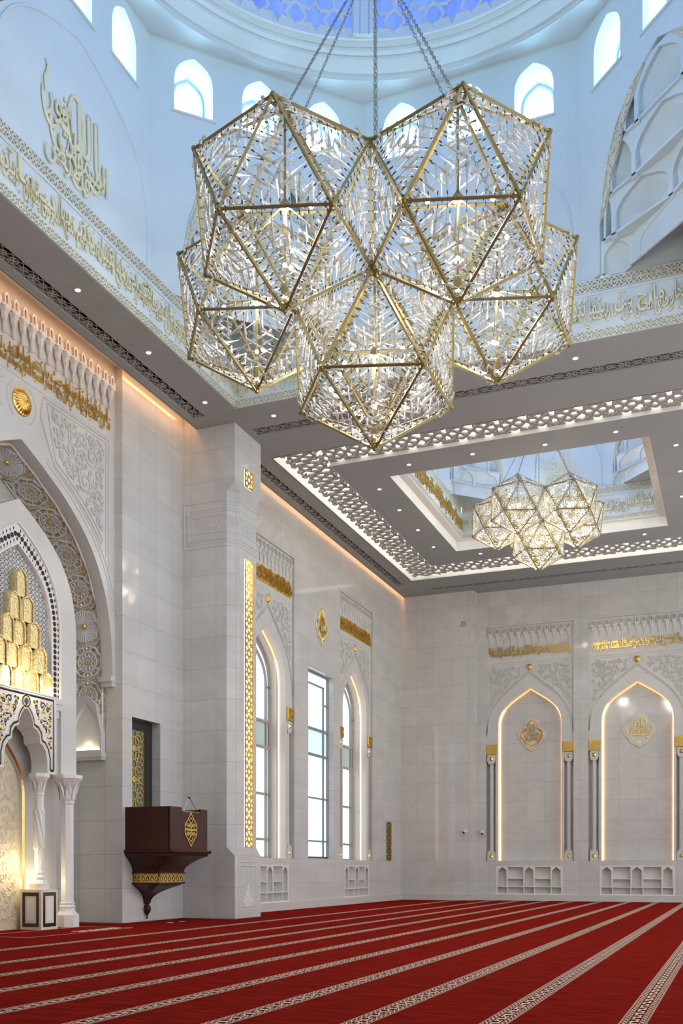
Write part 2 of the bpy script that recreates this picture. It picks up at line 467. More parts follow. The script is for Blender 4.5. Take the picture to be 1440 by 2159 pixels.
struct('floor', MB().box(-18.2, 7, -8.2, 48.2, -.12, 0), MAT['carpet'])

# ================================================================ ceiling slabs (z = 15)
CE = Matrix(((1,0,0,0), (0,0,1,0), (0,-1,0,15.), (0,0,0,1)))       # local x,z -> world x,y ; local -y -> up
CX, CY = -6.93, 19.2           # big dome
DX, DY = -6.87, 36.9           # small dome
H1 = 6.78
hole1 = rect(CX-H1, CX+H1, CY-H1, CY+H1-.0)
FO = rect(-14.24, .5, 29.55, 44.5); FI = rect(-12.70, -1.04, 30.85, 42.65)
hole2 = rect(DX-4.28, DX+4.28, DY-4.5, DY+4.18)
VENTS = {  # x0, x1, y0, y1
 'left near': (-15.18, -14.78, 12.4, 26.05), 'middle': (-13.92, .6, 27.36, 27.82), 'left far': (-15.16, -14.80, 28.9, 44.97), 'back': (-13.8, .8, 46.02, 46.40)}
mb = MB(CE)
mb.plate(rect(-15.45, 7, -8, 47.69), [hole1, FO] + [rect(*v) for v in VENTS.values()], -.28, 0)
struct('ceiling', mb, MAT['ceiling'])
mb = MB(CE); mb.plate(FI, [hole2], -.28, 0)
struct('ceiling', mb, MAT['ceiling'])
# light trough above the fretwork and the dark ducts above the vents
mb = MB(CE); mb.plate(rect(-14.6, .9, 29.2, 44.85), [rect(-12.3, -1.4, 31.2, 42.3)], -1.0, -.95)
for x0, x1, y0, y1 in ((-14.26, -14.22, 29.5, 44.55), (.48, .52, 29.5, 44.55), (-14.24, .5, 29.52, 29.56), (-14.24, .5, 44.49, 44.53)):
    mb.box(x0, x1, -.96, -.0, y0, y1)
for x0, x1, y0, y1 in ((-12.72, -12.69, 30.85, 42.65), (-1.05, -1.02, 30.85, 42.65), (-12.7, -1.04, 30.83, 30.87), (-12.7, -1.04, 42.64, 42.67)):
    mb.box(x0, x1, -.96, -.001, y0, y1)
struct('ceiling_cove', mb, MAT['cove'])
mb = MB(CE)
for x0, x1, y0, y1 in VENTS.values():
    mb.box(x0-.05, x1+.05, -.75, -.7, y0-.05, y1+.05)
    mb.box(x0-.05, x0-.01, -.72, -.29, y0-.05, y1+.05); mb.box(x1+.01, x1+.05, -.72, -.29, y0-.05, y1+.05)
    mb.box(x0-.05, x1+.05, -.72, -.29, y0-.05, y0-.01); mb.box(x0-.05, x1+.05, -.72, -.29, y1+.01, y1+.05)
struct('ceiling_duct', mb, MAT['black'])

# pierced vent panels
def vent_tile(w, L):
    S = []; c = w/2; t = .0085
    for x in (0, L):
        S += [(circ(x, c, w*.30, 24), t)]
        for a in range(6): S.append(([(x+w*.06*math.cos(PI/3*a), c+w*.06*math.sin(PI/3*a)), (x+w*.30*math.cos(PI/3*a), c+w*.30*math.sin(PI/3*a))], t))
    for q in (-1, 1):
        S.append(([(L*i/16, c+q*w*.47*math.sin(PI*i/16)) for i in range(17)], t))
        S.append(([(L*i/16, c+q*w*.47*math.cos(PI*i/16)) for i in range(17)], t))
    S.append((circ(L/2, c, w*.20, 16), t)); S += [([(L/2-w*.2, c), (L/2-w*.45, c)], t), ([(L/2+w*.2, c), (L/2+w*.45, c)], t)]
    S += [([(0, .006), (L, .006)], .010), ([(0, w-.006), (L, w-.006)], .010)]
    return S
VLAB = {'left near': 'long pierced ceiling vent beside the orange cove light near the niche with the gold muqarnas',
        'middle': 'pierced ceiling vent crossing between the large dome opening and the lit fretwork ring',
        'left far': 'long pierced ceiling vent beside the cove light above the tall windows',
        'back': 'narrow pierced ceiling vent along the top of the far back wall'}
for k, (x0, x1, y0, y1) in VENTS.items():
    along_y = (y1-y0) > (x1-x0); w = (x1-x0) if along_y else (y1-y0); Lt = (y1-y0) if along_y else (x1-x0)
    n = max(1, int(round(Lt/.70))); L = Lt/n
    vs, fs = pierced(vent_tile(w, L), 0, L, 0, w, .0135, -.016, -.006)
    mb = MB(Matrix(((0,0,1,x0), (1,0,0,y0), (0,1,0,15.), (0,0,0,1))) if along_y else Matrix(((1,0,0,x0), (0,0,1,y0), (0,1,0,15.), (0,0,0,1))))
    array_mesh(mb, vs, fs, [(L*i, .04, 0) for i in range(n)])
    o = mb.build('ceiling_vent', MAT['fret']); tag(o, VLAB[k], 'vent', 'pierced ceiling vents')

# fretwork ring
def smooth(P, it=2):
    for _ in range(it):
        Q = [P[0]]
        for a, b in zip(P[:-1], P[1:]): Q += [(.75*a[0]+.25*b[0], .75*a[1]+.25*b[1]), (.25*a[0]+.75*b[0], .25*a[1]+.75*b[1])]
        P = Q + [P[-1]]
    return P
def fret_tile(L, W):
    S = []; c = W/2; t = .031; k = W/1.4
    sine = lambda q, amp, ph: [(L*i/36, c+q*k*amp*math.sin(2*PI*i/36+ph)) for i in range(37)]
    for q in (-1, 1):
        S.append((sine(q, .40, 0), t*1.15)); S.append((sine(q, .60, PI/2), t))
        for d in (0, 1):
            x0 = L*.5*d
            # drop-shaped leaves meeting point to point on the centre line
            for s in (-1, 1):
                m = x0+L*.25
                S.append((smooth([(m+s*.03, c), (m+s*.16, c+q*.17*k), (m+s*.33, c+q*.15*k), (m+s*.40, c+q*.02), (m+s*.30, c-q*.05*k)]), t*.85))
                # curls that spring from the waves toward the edges
                S.append((smooth([(m+s*.10, c+q*.40*k), (m+s*.30, c+q*.48*k), (m+s*.36, c+q*.62*k), (m+s*.22, c+q*.67*k), (m+s*.14, c+q*.58*k), (m+s*.20, c+q*.53*k)]), t*.85))
                S.append((smooth([(x0+s*.02, c+q*.05), (x0+s*.12, c+q*.20*k), (x0+s*.08, c+q*.36*k), (x0+s*.20, c+q*.46*k)]), t*.8))
            S.append((smooth([(x0+L*.25-.12, c+q*.40*k), (x0+L*.25, c+q*.54*k), (x0+L*.25+.12, c+q*.40*k)]), t*.8))
            S.append((smooth([(x0-.17, c+q*.66*k), (x0-.10, c+q*.54*k), (x0, c+q*.42*k), (x0+.10, c+q*.54*k), (x0+.17, c+q*.66*k)]), t*.85))
    return S
def fret_strip(m, Lt, W, label):
    n = max(1, int(round(Lt/1.75))); L = Lt/n
    vs, fs = pierced(fret_tile(L, W), 0, L, 0, W, .029, 0, .05)
    mb = MB(m); array_mesh(mb, vs, fs, [(L*i, 0, 0) for i in range(n)])
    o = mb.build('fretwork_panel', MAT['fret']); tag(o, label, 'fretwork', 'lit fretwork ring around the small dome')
def ymat(x0, y0, z): return Matrix(((0,0,1,x0), (1,0,0,y0), (0,1,0,z), (0,0,0,1)))
def xmat(x0, y0, z): return Matrix(((1,0,0,x0), (0,0,1,y0), (0,1,0,z), (0,0,0,1)))
FZ = 15.12
fret_strip(ymat(-14.12, 29.62, FZ), 14.8, 1.40, 'openwork ceiling fretwork strip along the window wall, lit from behind')
fret_strip(ymat(-1.02, 29.62, FZ), 14.8, 1.40, 'openwork ceiling fretwork strip on the side away from the window wall')
fret_strip(xmat(-12.72, 29.60, FZ), 11.7, 1.28, 'openwork ceiling fretwork strip nearest the large chandelier')
fret_strip(xmat(-12.72, 42.72, FZ), 11.7, 1.62, 'openwork ceiling fretwork strip closest to the far back wall')

# downlights
dm = emit('downlight_glow', (1., .97, .92), 14.)
DL = [(164,611),(313,743),(432,848),(577,876),(1213,755),(1298,910),(1425,938),(1149,937),(996,957),(862,979),(800,1031),(842,1075),(881,1117),(914,1153),(1013,1167),(1359,1126),(1434,993),(1438,1046)]
DLP = [(-14.26,18.95),(-14.26,21.9),(-14.25,24.87),(-12.4,26.75),(-4.02,26.8)]
a_, f_ = math.atan2(838, 2100), 2100.
def ceil_pt(u, v, z=15.):
    k = (z-1.5)*f_/(1833-v); lx = (u-720)/f_*k
    return (-math.sin(a_)*k+math.cos(a_)*lx, math.cos(a_)*k+math.sin(a_)*lx)
ring = MB().lathe([(.06, .014), (.06, 0), (.085, 0), (.09, .012)], 16, cap=False).build('downlight_ring', MAT['plasticw'])
DLL = ['first from the near end of the left soffit', 'second along the left soffit', 'third along the left soffit, before the pillar', 'just in front of the tall pillar', 'in the soffit to the right of the large chandelier']
root = None
for i, (u, v) in enumerate(DL):
    x, y = ceil_pt(u, v)
    if i < 5: lab = 'small round recessed downlight, ' + DLL[i]
    else: lab = 'small round recessed downlight around the small dome opening, ' + ['near side, fourth from the left corner', 'right side, first', 'near side, third from the left corner', 'near side, second from the left corner', 'near side, at the left corner', 'left side, first from the near corner', 'left side, second from the near corner', 'left side, third from the near corner', 'left side, closest to the far corner', 'far side, left of the chandelier tip', 'far side, right of the chandelier', 'right side, second', 'right side, third'][i-5]
    m = Matrix.Translation((x, y, 14.985))
    e = empty('downlight', m, lab, 'downlight', 'recessed ceiling downlights')
    if i == 0:
        ring.parent = e; ring.name = 'trim_ring'
        gl = MB().lathe([(0, .004), (.058, .004), (.058, .012), (0, .012)], 14).build('lens', dm, e)
        gme, rme = gl.data, ring.data
    else:
        for nm, me in (('trim_ring', rme), ('lens', gme)):
            o = bpy.data.objects.new(nm, me); COL.objects.link(o); o.parent = e

# ================================================================ walls
FLX = -15.6          # far left wall plane
BWY = 47.69          # back wall plane
MWX = -15.95         # wall plane around the pulpit
# light slot along the ceiling edge
mb = MB(); mb.box(-16.2, -15.4, -2, 47.7, 15.55, 15.6); mb.box(-15.47, -15.43, -2, 47.7, 15.0, 15.55)
struct('ceiling_slot', mb, MAT['cove'])
struct('wall_left', MB().box(-16.3, MWX, -8, 15.7, 0, 15.55), MAT['marble'])
# pulpit wall with the door recess
mb = MB(); T = frame(MWX, 0, 0, LEFT)
mb.plate(rect(23.5, 26.8, 0, 15.55), [rect(23.98, 25.46, 2.05, 5.82)], 0, .45, T)
mb.box(-17.8, MWX-.45, 23.5, 28.4, 0, 15.55)
struct('wall_left', mb, MAT['marble'])
# pillar: square shaft whose two free corners are cut back between z 2.2 and 13
def pillar():
    mb = MB(); x0, x1, y0, y1 = -15.98, -14.14, 26.75, 28.50; c = (.28, .32)
    def ring(z, k): return [(x0, y0, z), (x1-c[0]*k, y0, z), (x1, y0+c[1]*k, z), (x1, y1-c[1]*k, z), (x1-c[0]*k, y1, z), (x0, y1, z)]
    mb.loft([ring(0, 0), ring(1.9, 0), ring(2.18, 1), ring(12.98, 1), ring(13.26, 0), ring(15.56, 0)])
    return mb
struct('pillar', pillar(), MAT['marble'])
struct('wall_front_unseen', MB().box(-16.3, 7, -8.3, -8, 0, 15.3), MAT['marble'])  # unseen wall behind the camera, added to keep light off the back wall
# baseboards
mb = MB(); mb.box(FLX-.02, FLX+.10, 28.5, 47.2, 0, .30); struct('baseboard_left', mb, MAT['stone'])
mb = MB(); mb.box(-15.6, -11.95, 46.98, 47.2, 0, .30); mb.box(-12.02, 4, BWY-.12, BWY+.02, 0, .30); struct('baseboard_back', mb, MAT['stone'])
# corner pier of the back wall
struct('pillar', MB().box(-15.6, -11.9, 47.13, 48.1, 0, 15.5), MAT['marble'])
# ================================================================ arched bays of the back wall and the window wall
PH, SPR, APX, HW = 2.1, 8.45, 10.25, 1.53
BACK = Matrix.Translation((0, BWY, 0)); FLEFT = frame(FLX, 0, 0, LEFT)
BAYS = [  # key, wall matrix, centre, x scale, kind
 ('n1', BACK, -9.35, 1.0, 'niche'), ('n2', BACK, -4.37, 1.045, 'niche'), ('wa', FLEFT, 32.20, 1.0, 'window'), ('wb', FLEFT, 40.95, .95, 'window')]
def bm(w, c, s=1., y=0.): return w @ Matrix.Translation((c, y, 0)) @ Matrix.Diagonal((s, 1, 1, 1))
SH = rect(-1.54, 1.54, .33, 1.63)                       # shelf recess below each bay
def shifted(poly, c, s=1.): return [(c+x*s, z) for x, z in poly]
bay_hole = rect(-PH, PH, 1.9, 13.25)
# wall plates
mb = MB(BACK)
mb.plate(rect(-11.95, 4, 0, 15.5), [shifted(h, c, s) for k, w, c, s, q in BAYS if q == 'niche' for h in (bay_hole, SH)], 0, .45)
struct('wall_back', mb, MAT['marble'])
RW = rect(35.6, 38.2, 1.94, 9.42)
mb = MB(FLEFT)
mb.plate(rect(28.4, 47.4, 0, 15.55), [shifted(h, c, s) for k, w, c, s, q in BAYS if q == 'window' for h in (bay_hole, SH)] + [RW], 0, .45)
struct('wall_left', mb, MAT['marble'])

# the recessed stone panel with its arch, shared by all bays
J = HW+.12
def panel():
    mb = MB()
    A = arch(HW, 1.9, SPR, APX, 16)
    pts = [(-PH, 13.25), (-PH, 7.1), (-J, 7.1), (-J, 1.9)] + A + [(J, 1.9), (J, 7.1), (PH, 7.1), (PH, 13.25)]
    mb.plate(pts, [], .10, .47)
    mb.box(-PH, -J+.01, .40, .46, 1.9, 7.1); mb.box(J-.01, PH, .40, .46, 1.9, 7.1)
    mb.box(-PH, PH, .001, .46, 1.86, 1.902)
    # thin moulded outline round the spandrels and voussoirs
    A2 = arch(HW+.53, 8.0, 8.0, 10.95, 16)
    for o in (0, .09): mb.sweep([(x, z+o) for x, z in A2], [(-.024, .10), (-.016, .055), (.016, .055), (.024, .10)])
    for k in range(1, 12):                              # voussoir joints as fine raised seams
        i = int(2+k*len(A)/12.6)
        if i >= len(A)-1: break
        (x, z) = A[i]; tx, tz = A[i+1][0]-A[i-1][0], A[i+1][1]-A[i-1][1]; L = math.hypot(tx, tz); nx, nz = -tz/L, tx/L
        mb.tube([(x+nx*.02, .099, z+nz*.02), (x+nx*.48, .099, z+nz*.48)], .006, 4)
    return mb
pan = struct('trim_1', panel(), MAT['stone'])
pan_me = pan.data
def shelf_box():
    mb = MB(); mb.box(-1.56, 1.56, .36, .42, .30, 1.66)
    mb.box(-1.60, -1.525, -.004, .42, .30, 1.66); mb.box(1.525, 1.60, -.004, .42, .30, 1.66); mb.box(-1.6, 1.6, -.006, .42, .27, .345); mb.box(-1.6, 1.6, -.006, .42, 1.615, 1.67)
    return mb
for i, (k, w, c, s, q) in enumerate(BAYS):
    o = pan if i == 0 else bpy.data.objects.new('trim_%d' % (i+1), pan_me)
    if i: COL.objects.link(o); o['kind'] = 'structure'
    o.matrix_world = bm(w, c, s)
    if q == 'niche':
        struct('wall_back', MB(BACK).box(c-1.75*s, c+1.75*s, .465, .52, 1.85, 10.6), MAT['marble'])
    else:                                               # deep reveal up to the glazing
        A = arch(HW*s, 1.9, SPR, APX, 16); mb = MB(bm(w, c))
        mb.sweep(A, [(0, .40), (0, .86)]); mb.box(-HW*s, HW*s, .44, .86, 1.84, 1.9)
        struct('trim_%d' % (i+5), mb, MAT['stone'])

# ---- warm light lines
glow = emit('warm_led', (1., .56, .24), 6.)
glow2 = emit('warm_led_head', (1., .42, .12), 3.2)
BAYN = {'n1': 'the back wall niche nearest the corner', 'n2': 'the wider right back wall niche', 'wa': 'the arched window behind the pillar', 'wb': 'the arched window near the corner'}
for k, w, c, s, q in BAYS:
    A = arch(HW-.03, 1.93, SPR, APX-.035, 16); y = .435 if q == 'niche' else .40
    if q == 'window': A = arch(HW-.006, 1.93, SPR, APX-.01, 16)
    e = empty('led_strip', bm(w, c, s), 'warm light line around ' + BAYN[k], 'light strip', 'warm light lines')
    rr = .0125 if q == 'niche' else .028
    for lo, nm, mt in ((True, 'jamb_strip', glow), (False, 'head_strip', glow2)):
        if lo:
            for sx in (-1, 1): MB().tube([(sx*abs(x), y, z) for x, z in A[:8]], rr, 6).build(nm, mt, e)
        else: MB().tube([(x, y, z) for x, z in A[7:-7]], rr, 6).build(nm, mt, e)

# ---- windows
pane_m = emit('daylit_glass', (.80, .93, 1.), .80)
frost_m = emit('daylit_frosted_glass', (.34, .47, .46), .22)
def window_arch(s):
    fr = MB(); hw = HW*s; y = .74
    A = arch(hw, 1.9, SPR, APX, 16); B = arch(hw-.32, 1.98, SPR-.1, APX-.45, 14)
    fr.sweep(A, [(0, y), (-.10, y), (-.10, y+.07), (0, y+.07)]); fr.sweep(B, [(.045, y), (-.045, y), (-.045, y+.07), (.045, y+.07)])
    for z in (2.62, 4.3): fr.box(-hw, hw, y, y+.07, z-.045, z+.045)
    for z in (6.03, 7.0): fr.box(-hw, hw, y-.01, y+.07, z-.05, z+.05)
    fr.box(-hw, hw, y-.02, y+.07, 1.9, 1.98)
    for sx in (-1, 1): fr.box(min(sx*hw, sx*(hw-.32)), max(sx*hw, sx*(hw-.32)), y, y+.07, 8.27, 8.33)
    pa = MB(); pa.plate([p for p in A if p[1] > 6.99] and [(-hw, 7.0)]+[p for p in A if p[1] > 7.0]+[(hw, 7.0)], [], y+.08, y+.10)
    pb = MB(); pb.plate(rect(-hw, hw, 1.9, 6.03), [], y+.08, y+.10)
    pc = MB(); pc.plate(rect(-hw, hw, 6.03, 7.0), [], y+.05, y+.07)
    return fr, (pa, pb), pc
def place_window(n, m, s):
    fr, ps, pc = window_arch(s)
    e = struct('window_%d' % n, fr, MAT['frame'], m)
    for p in ps: p.build('pane', pane_m, e)
    pc.build('frosted_pane', frost_m, e)
place_window(1, bm(FLEFT, 32.20), 1.0); place_window(2, bm(FLEFT, 40.95), .95)
def rect_window():
    fr = MB(); y = .24; x0, x1, z0, z1 = -1.3, 1.3, 1.94, 9.42
    R = rect(x0, x1, z0, z1); fr.sweep(R[::-1], [(0, y), (-.07, y), (-.07, y+.08), (0, y+.08)], closed=True)
    fr.box(-1.0, -.94, y, y+.07, z0, 8.95); fr.box(.80, .87, y, y+.07, z0, 8.95); fr.box(-1.0, .87, y, y+.07, 8.9, 8.96); fr.box(-1.3, 1.3, y, y+.07, z0, 2.02)
    for z in (2.64, 4.37): fr.box(x0, x1, y, y+.07, z-.03, z+.03)
    for z in (6.1, 7.14): fr.box(x0, x1, y-.01, y+.07, z-.05, z+.05)
    fr.box(.87, 1.3, y, y+.07, 8.2, 8.26)
    e = struct('window_3', fr, MAT['frame'], bm(FLEFT, 36.9))
    MB().plate(rect(x0, x1, 7.14, z1), [], y+.09, y+.11).build('pane', pane_m, e)
    MB().plate(rect(x0, x1, z0, 6.1), [], y+.09, y+.11).build('pane', pane_m, e)
    MB().plate(rect(x0, x1, 6.1, 7.14), [], y+.07, y+.09).build('frosted_pane', emit('daylit_frosted_glass_pale', (.62, .80, .86), .5), e)
rect_window()

# ---- shelf units let into the wall
def shelf_unit():
    e = empty('wall_shelf', None, 'x', 'shelf')
    shelf_box().build('carcass', MAT['white'], e)
    w = [.68, 1.10, .72, 1.11, .68]; tot = sum(w); x = -1.54; h = 1.30; z0 = .33
    for i, q in enumerate(w):
        q = q/tot*3.08
        if i: MB().box(x-.02, x+.02, .0, .36, z0, z0+h).build('divider', MAT['white'], e)
        MB().box(x+.02, x+q-.02, .0, .36, z0+.26*h-.016, z0+.26*h+.016).build('shelf_board', MAT['white'], e)
        if i % 2: MB().box(x+.02, x+q-.02, .01, .36, z0+.56*h-.016, z0+.56*h+.016).build('shelf_board', MAT['white'], e)
        else:
            c = x+q/2; a = q/2-.02; b = z0+.27*h+.01; t = z0+h-.005
            half = [(-.88*a, b), (-.88*a, b+.36*h), (-.98*a, b+.39*h), (-.80*a, b+.43*h), (-.80*a, b+.47*h), (-.9*a, b+.53*h), (-.82*a, b+.58*h), (-.6*a, b+.62*h), (-.3*a, b+.655*h), (0, b+.70*h)]
            half = [(min(max(px, -.93*a), 0), min(pz, t-.02)) for px, pz in half]
            hole = [(c+px, pz+.012) for px, pz in half] + [(c-px, pz+.012) for px, pz in reversed(half[:-1])]
            MB().plate(rect(c-a, c+a, b, t), [hole], .005, .03).build('arched_front', MAT['white'], e)
        x += q
    return e
SHL = {'n1': 'white marble bookshelf recess under the back wall niche nearest the corner', 'n2': 'wider white marble bookshelf recess under the right back wall niche',
       'wa': 'white marble bookshelf recess under the arched window behind the pillar', 'wb': 'white marble bookshelf recess under the arched window next to the corner'}
p0 = None
for k, w, c, s, q in BAYS:
    if p0 is None: p0 = shelf_unit(); p0.matrix_world = bm(w, c, s); o = p0
    else: o = dup(p0, bm(w, c, s))
    tag(o, SHL[k], 'shelf', 'recessed marble bookshelves')

# ---- colonnettes with gold studs, and the gold square-lettered blocks above them
def oct_ring(r, z, n=8): return [(r*math.cos(2*PI*(k+.5)/n), r*math.sin(2*PI*(k+.5)/n), z) for k in range(n)]
def stud(z):
    mb = MB(); a = .085; y = -.13
    mb.add([(-a, y, z-a), (a, y, z-a), (a, y, z+a), (-a, y, z+a), (0, y-.07, z)], [(0, 1, 4), (1, 2, 4), (2, 3, 4), (3, 0, 4)]); return mb
def colonnette():
    e = empty('colonnette', None, 'x', 'column')
    MB().loft([oct_ring(.105, 2.4), oct_ring(.105, 6.65)]).build('shaft', MAT['stone'], e)
    mb = MB(); mb.plate([(-.20, 7.08), (-.20, 6.78), (-.12, 6.62), (.12, 6.62), (.20, 6.78), (.20, 7.08)], [], -.13, .12); cp = mb.build('capital', MAT['stone'], e); stud(6.88).build('gold_stud', MAT['gold'], cp)
    mb = MB(); mb.plate([(-.20, 1.91), (-.20, 2.28), (-.12, 2.42), (.12, 2.42), (.20, 2.28), (.20, 1.91)], [], -.13, .12); bs = mb.build('base', MAT['stone'], e); stud(2.13).build('gold_stud', MAT['gold'], bs)
    return e
KUF = ["#.#.#.####.####", "#.#.#.#..#.#..#", "#.#.#.####.####", "#.#.#....#....#", "#.#.###########", "#.#............", "#.#####.###.###", "#.....#.#.#.#.#", "#####.#.#.#.#.#", "....#.###.###.#", "###############"]
def kufic():
    e = empty('gold_block', None, 'x', 'gold block')
    MB().box(-.29, .29, .0, .40, 7.09, 7.56).build('block', MAT['goldleaf'], e)
    mb = MB(); cw, ch = .54/15, .43/11
    for r, row in enumerate(KUF):
        i = 0
        while i < len(row):
            if row[i] == '#':
                j = i
                while j < len(row) and row[j] == '#': j += 1
                mb.box(-.27+i*cw, -.27+j*cw-cw*.1, -.03, .002, 7.54-(r+1)*ch+ch*.12, 7.54-r*ch); i = j
            else: i += 1
    mb.build('square_lettering', MAT['gold'], e)
    return e
pc0 = pk0 = None
for k, w, c, s, q in BAYS:
    for sx in (-1, 1):
        x = c + sx*1.86*s; m = w @ Matrix.Translation((x, .22, 0)); mk = w @ Matrix.Translation((c+sx*1.845*s, .04, 0)) @ Matrix.Diagonal((.86*s, 1, 1, 1))
        side = ('left' if sx < 0 else 'right')
        if pc0 is None:
            pc0 = colonnette(); pc0.matrix_world = m; a = pc0; pk0 = kufic(); pk0.matrix_world = mk; b = pk0
        else: a = dup(pc0, m); b = dup(pk0, mk)
        tag(a, 'octagonal marble colonnette on the %s side of %s' % (side, BAYN[k]), 'column', 'colonnettes beside the arched bays')
        tag(b, 'gold lettered block at the %s arch foot of %s' % (side, BAYN[k]), 'gold block', 'gold square-lettered blocks')

# ---- stalactite friezes
def corbel_mesh():
    mb = MB(); n = 6
    def hx(r, z, sq=1.): return [(r*math.cos(2*PI*k/n)*sq, r*math.sin(2*PI*k/n)*.8, z) for k in range(n)]
    mb.loft([hx(.03, -.52), hx(.04, -.26), hx(.10, -.17), hx(.115, -.03), hx(.175, .05), hx(.18, .13), hx(.07, .15)])
    mb.plate([(-.075, .15), (.075, .15), (.075, .38), (0, .46), (-.075, .38)], [[(-.042, .17), (.042, .17), (.042, .34), (0, .39), (-.042, .34)]], -.09, .04)
    mb.plate([(.14, .10), (.20, .10), (.20, .28), (.17, .34), (.14, .28)], [], -.05, .04)
    mb.plate([(-.17, .08), (.17, .08), (.12, .15), (-.12, .15)], [], -.11, .02)
    return mb
cb = corbel_mesh().build('muqarnas_corbel', MAT['stone']); cb_me = cb.data; bpy.data.objects.remove(cb)
def frieze(w, c, half, n, zc, label, sc=1., y=.10):
    e = empty('muqarnas_frieze', w @ Matrix.Translation((c, y, zc)), label, 'frieze', 'carved stalactite friezes')
    p = 2*half/n
    for i in range(n):
        o = bpy.data.objects.new('muqarnas_corbel', cb_me); COL.objects.link(o); o.parent = e
        o.location = (-half+p*(i+.5)-.02, 0, 0); k = p/.34*sc; o.scale = (k, k, k)
    return e
for k, w, c, s, q in BAYS:
    frieze(w, c, 2.05*s, 12 if q == 'niche' and s == 1 else 13, 12.80, 'row of carved marble stalactites above ' + BAYN[k], .86, .08)

# ---- gold inscription bands, carved spandrels and gold bosses
GT = {'n1': 'فإذا قضيتم الصلاة فاذكروا الله قياما وقعودا وعلى جنوبكم فإذا اطمأننتم فأقيموا الصلاة إن الصلاة كانت على المؤمنين كتابا موقوتا', 'n2': 'اتل ما أوحي إليك من الكتاب وأقم الصلاة إن الصلاة تنهى عن الفحشاء والمنكر ولذكر الله أكبر والله يعلم ما تصنعون', 'wa': 'حافظوا على الصلوات والصلاة الوسطى وقوموا لله قانتين فإن خفتم فرجالا أو ركبانا فإذا أمنتم فاذكروا الله', 'wb': 'وأقيموا الصلاة وآتوا الزكاة وما تقدموا لأنفسكم من خير تجدوه عند الله إن الله بما تعملون بصير'}
def woven(mb, words, x0, x1, z0, z1, y, ext, bold, m=None):
    """two interlaced lines of lettering, read from the right"""
    words = words.split(); n = max(1, int(round((x1-x0)/((z1-z0)*2.6)))); per = max(1, math.ceil(len(words)/n)); H = z1-z0
    ch = [words[i:i+per] for i in range(0, len(words), per)]
    cw = (x1-x0)/len(ch)
    for i, c in enumerate(ch):
        b = x1-i*cw; a = b-cw; h = (len(c)+1)//2
        put_text(mb, ' '.join(c[:h]), a+(.15 if len(c) > 1 else 0)*cw*.3, b+cw*.03, z0, z0+.68*H, y, ext, bold, m)
        if c[h:]: put_text(mb, ' '.join(c[h:]), a-cw*.03, b-cw*.04, z0+.32*H, z1, y-.006, ext, bold, m)
for k, w, c, s, q in BAYS:
    m = bm(w, c, s)
    e = empty('inscription_band', m, 'gold lettering band above ' + BAYN[k], 'inscription', 'gold inscription bands')
    mb = MB(); mb.box(-1.98, 1.98, .088, .11, 11.70, 12.28); mb.build('backing', MAT['goldleaf'] if q == 'window' else MAT['stone'], e)
    mb = MB(); woven(mb, GT[k], -1.92, 1.92, 11.70, 12.30, .088, .045, .016); mb.build('lettering', MAT['gold'], e)
    # spandrels
    e = empty('carved_spandrel', m, 'marble scroll carving above ' + BAYN[k], 'carving', 'carved arch spandrels')
    A2 = [(x, z) for x, z in arch(HW+.53, 8.0, 8.0, 10.95, 16)]
    for sx in (-1, 1):
        half = [p for p in A2 if p[0] < -.30]
        poly = [(-2.0, 11.35), (-2.0, 8.6)] + [(min(x, 0), z+.17) for x, z in half if z > 8.35] + [(-.34, 11.05), (-.42, 11.35)]
        L = scrolls(poly, .21, .06, seed=11+(sx > 0), margin=.03, tries=700)
        mb = MB(); relief(mb, [[(-sx*x, z) for x, z in l] for l in L], .030, .085, .9)
        fr = [(x*-sx, z) for x, z in [(-2.03, 8.5), (-2.03, 11.40), (-.42, 11.40)]]
        mb.tube([(x, .10, z) for x, z in fr], .012, 4)
        mb.build('scroll_relief', MAT['carved'], e)
    mb = MB()
    for r in (.20, .31): mb.tube([(x, .10, z) for x, z in circ(0, 11.22, r, 26)[:-1]], .014, 5, closed=True)
    mb.tube([(-2.03, .10, 11.5), (-.3, .10, 11.5)], .012, 4); mb.tube([(.3, .10, 11.5), (2.03, .10, 11.5)], .012, 4)
    mb.build('ring_moulding', MAT['carved'], e)
def boss_mesh(r, n=20):
    mb = MB(); prof = [(0, .52), (.25, .50), (.55, .40), (.82, .22), (.9, .10), (1., .10), (1.02, 0)]
    vs = []; fs = []; seg = n*4
    for q, (a, b) in enumerate(prof):
        for k in range(seg):
            t = 2*PI*k/seg; f = 1 + (.10*math.cos(n*t) if 0 < q < 4 else 0)
            vs.append((a*r*f*math.cos(t), -b*r*f, a*r*f*math.sin(t)))
    for i in range(len(prof)-1):
        for k in range(seg): l = (k+1) % seg; fs.append((i*seg+k, (i+1)*seg+k, (i+1)*seg+l, i*seg+l))
    mb.add(vs, fs); return mb
bo = boss_mesh(.145, 12).build('gold_boss', MAT['gold'], smooth=True)
for i, (k, w, c, s, q) in enumerate(BAYS):
    o = bo if i == 0 else bpy.data.objects.new('gold_boss', bo.data)
    if i: COL.objects.link(o)
    o.matrix_world = w @ Matrix.Translation((c, .09, 11.22)); tag(o, 'small gold boss above ' + BAYN[k], 'boss', 'ribbed gold bosses')

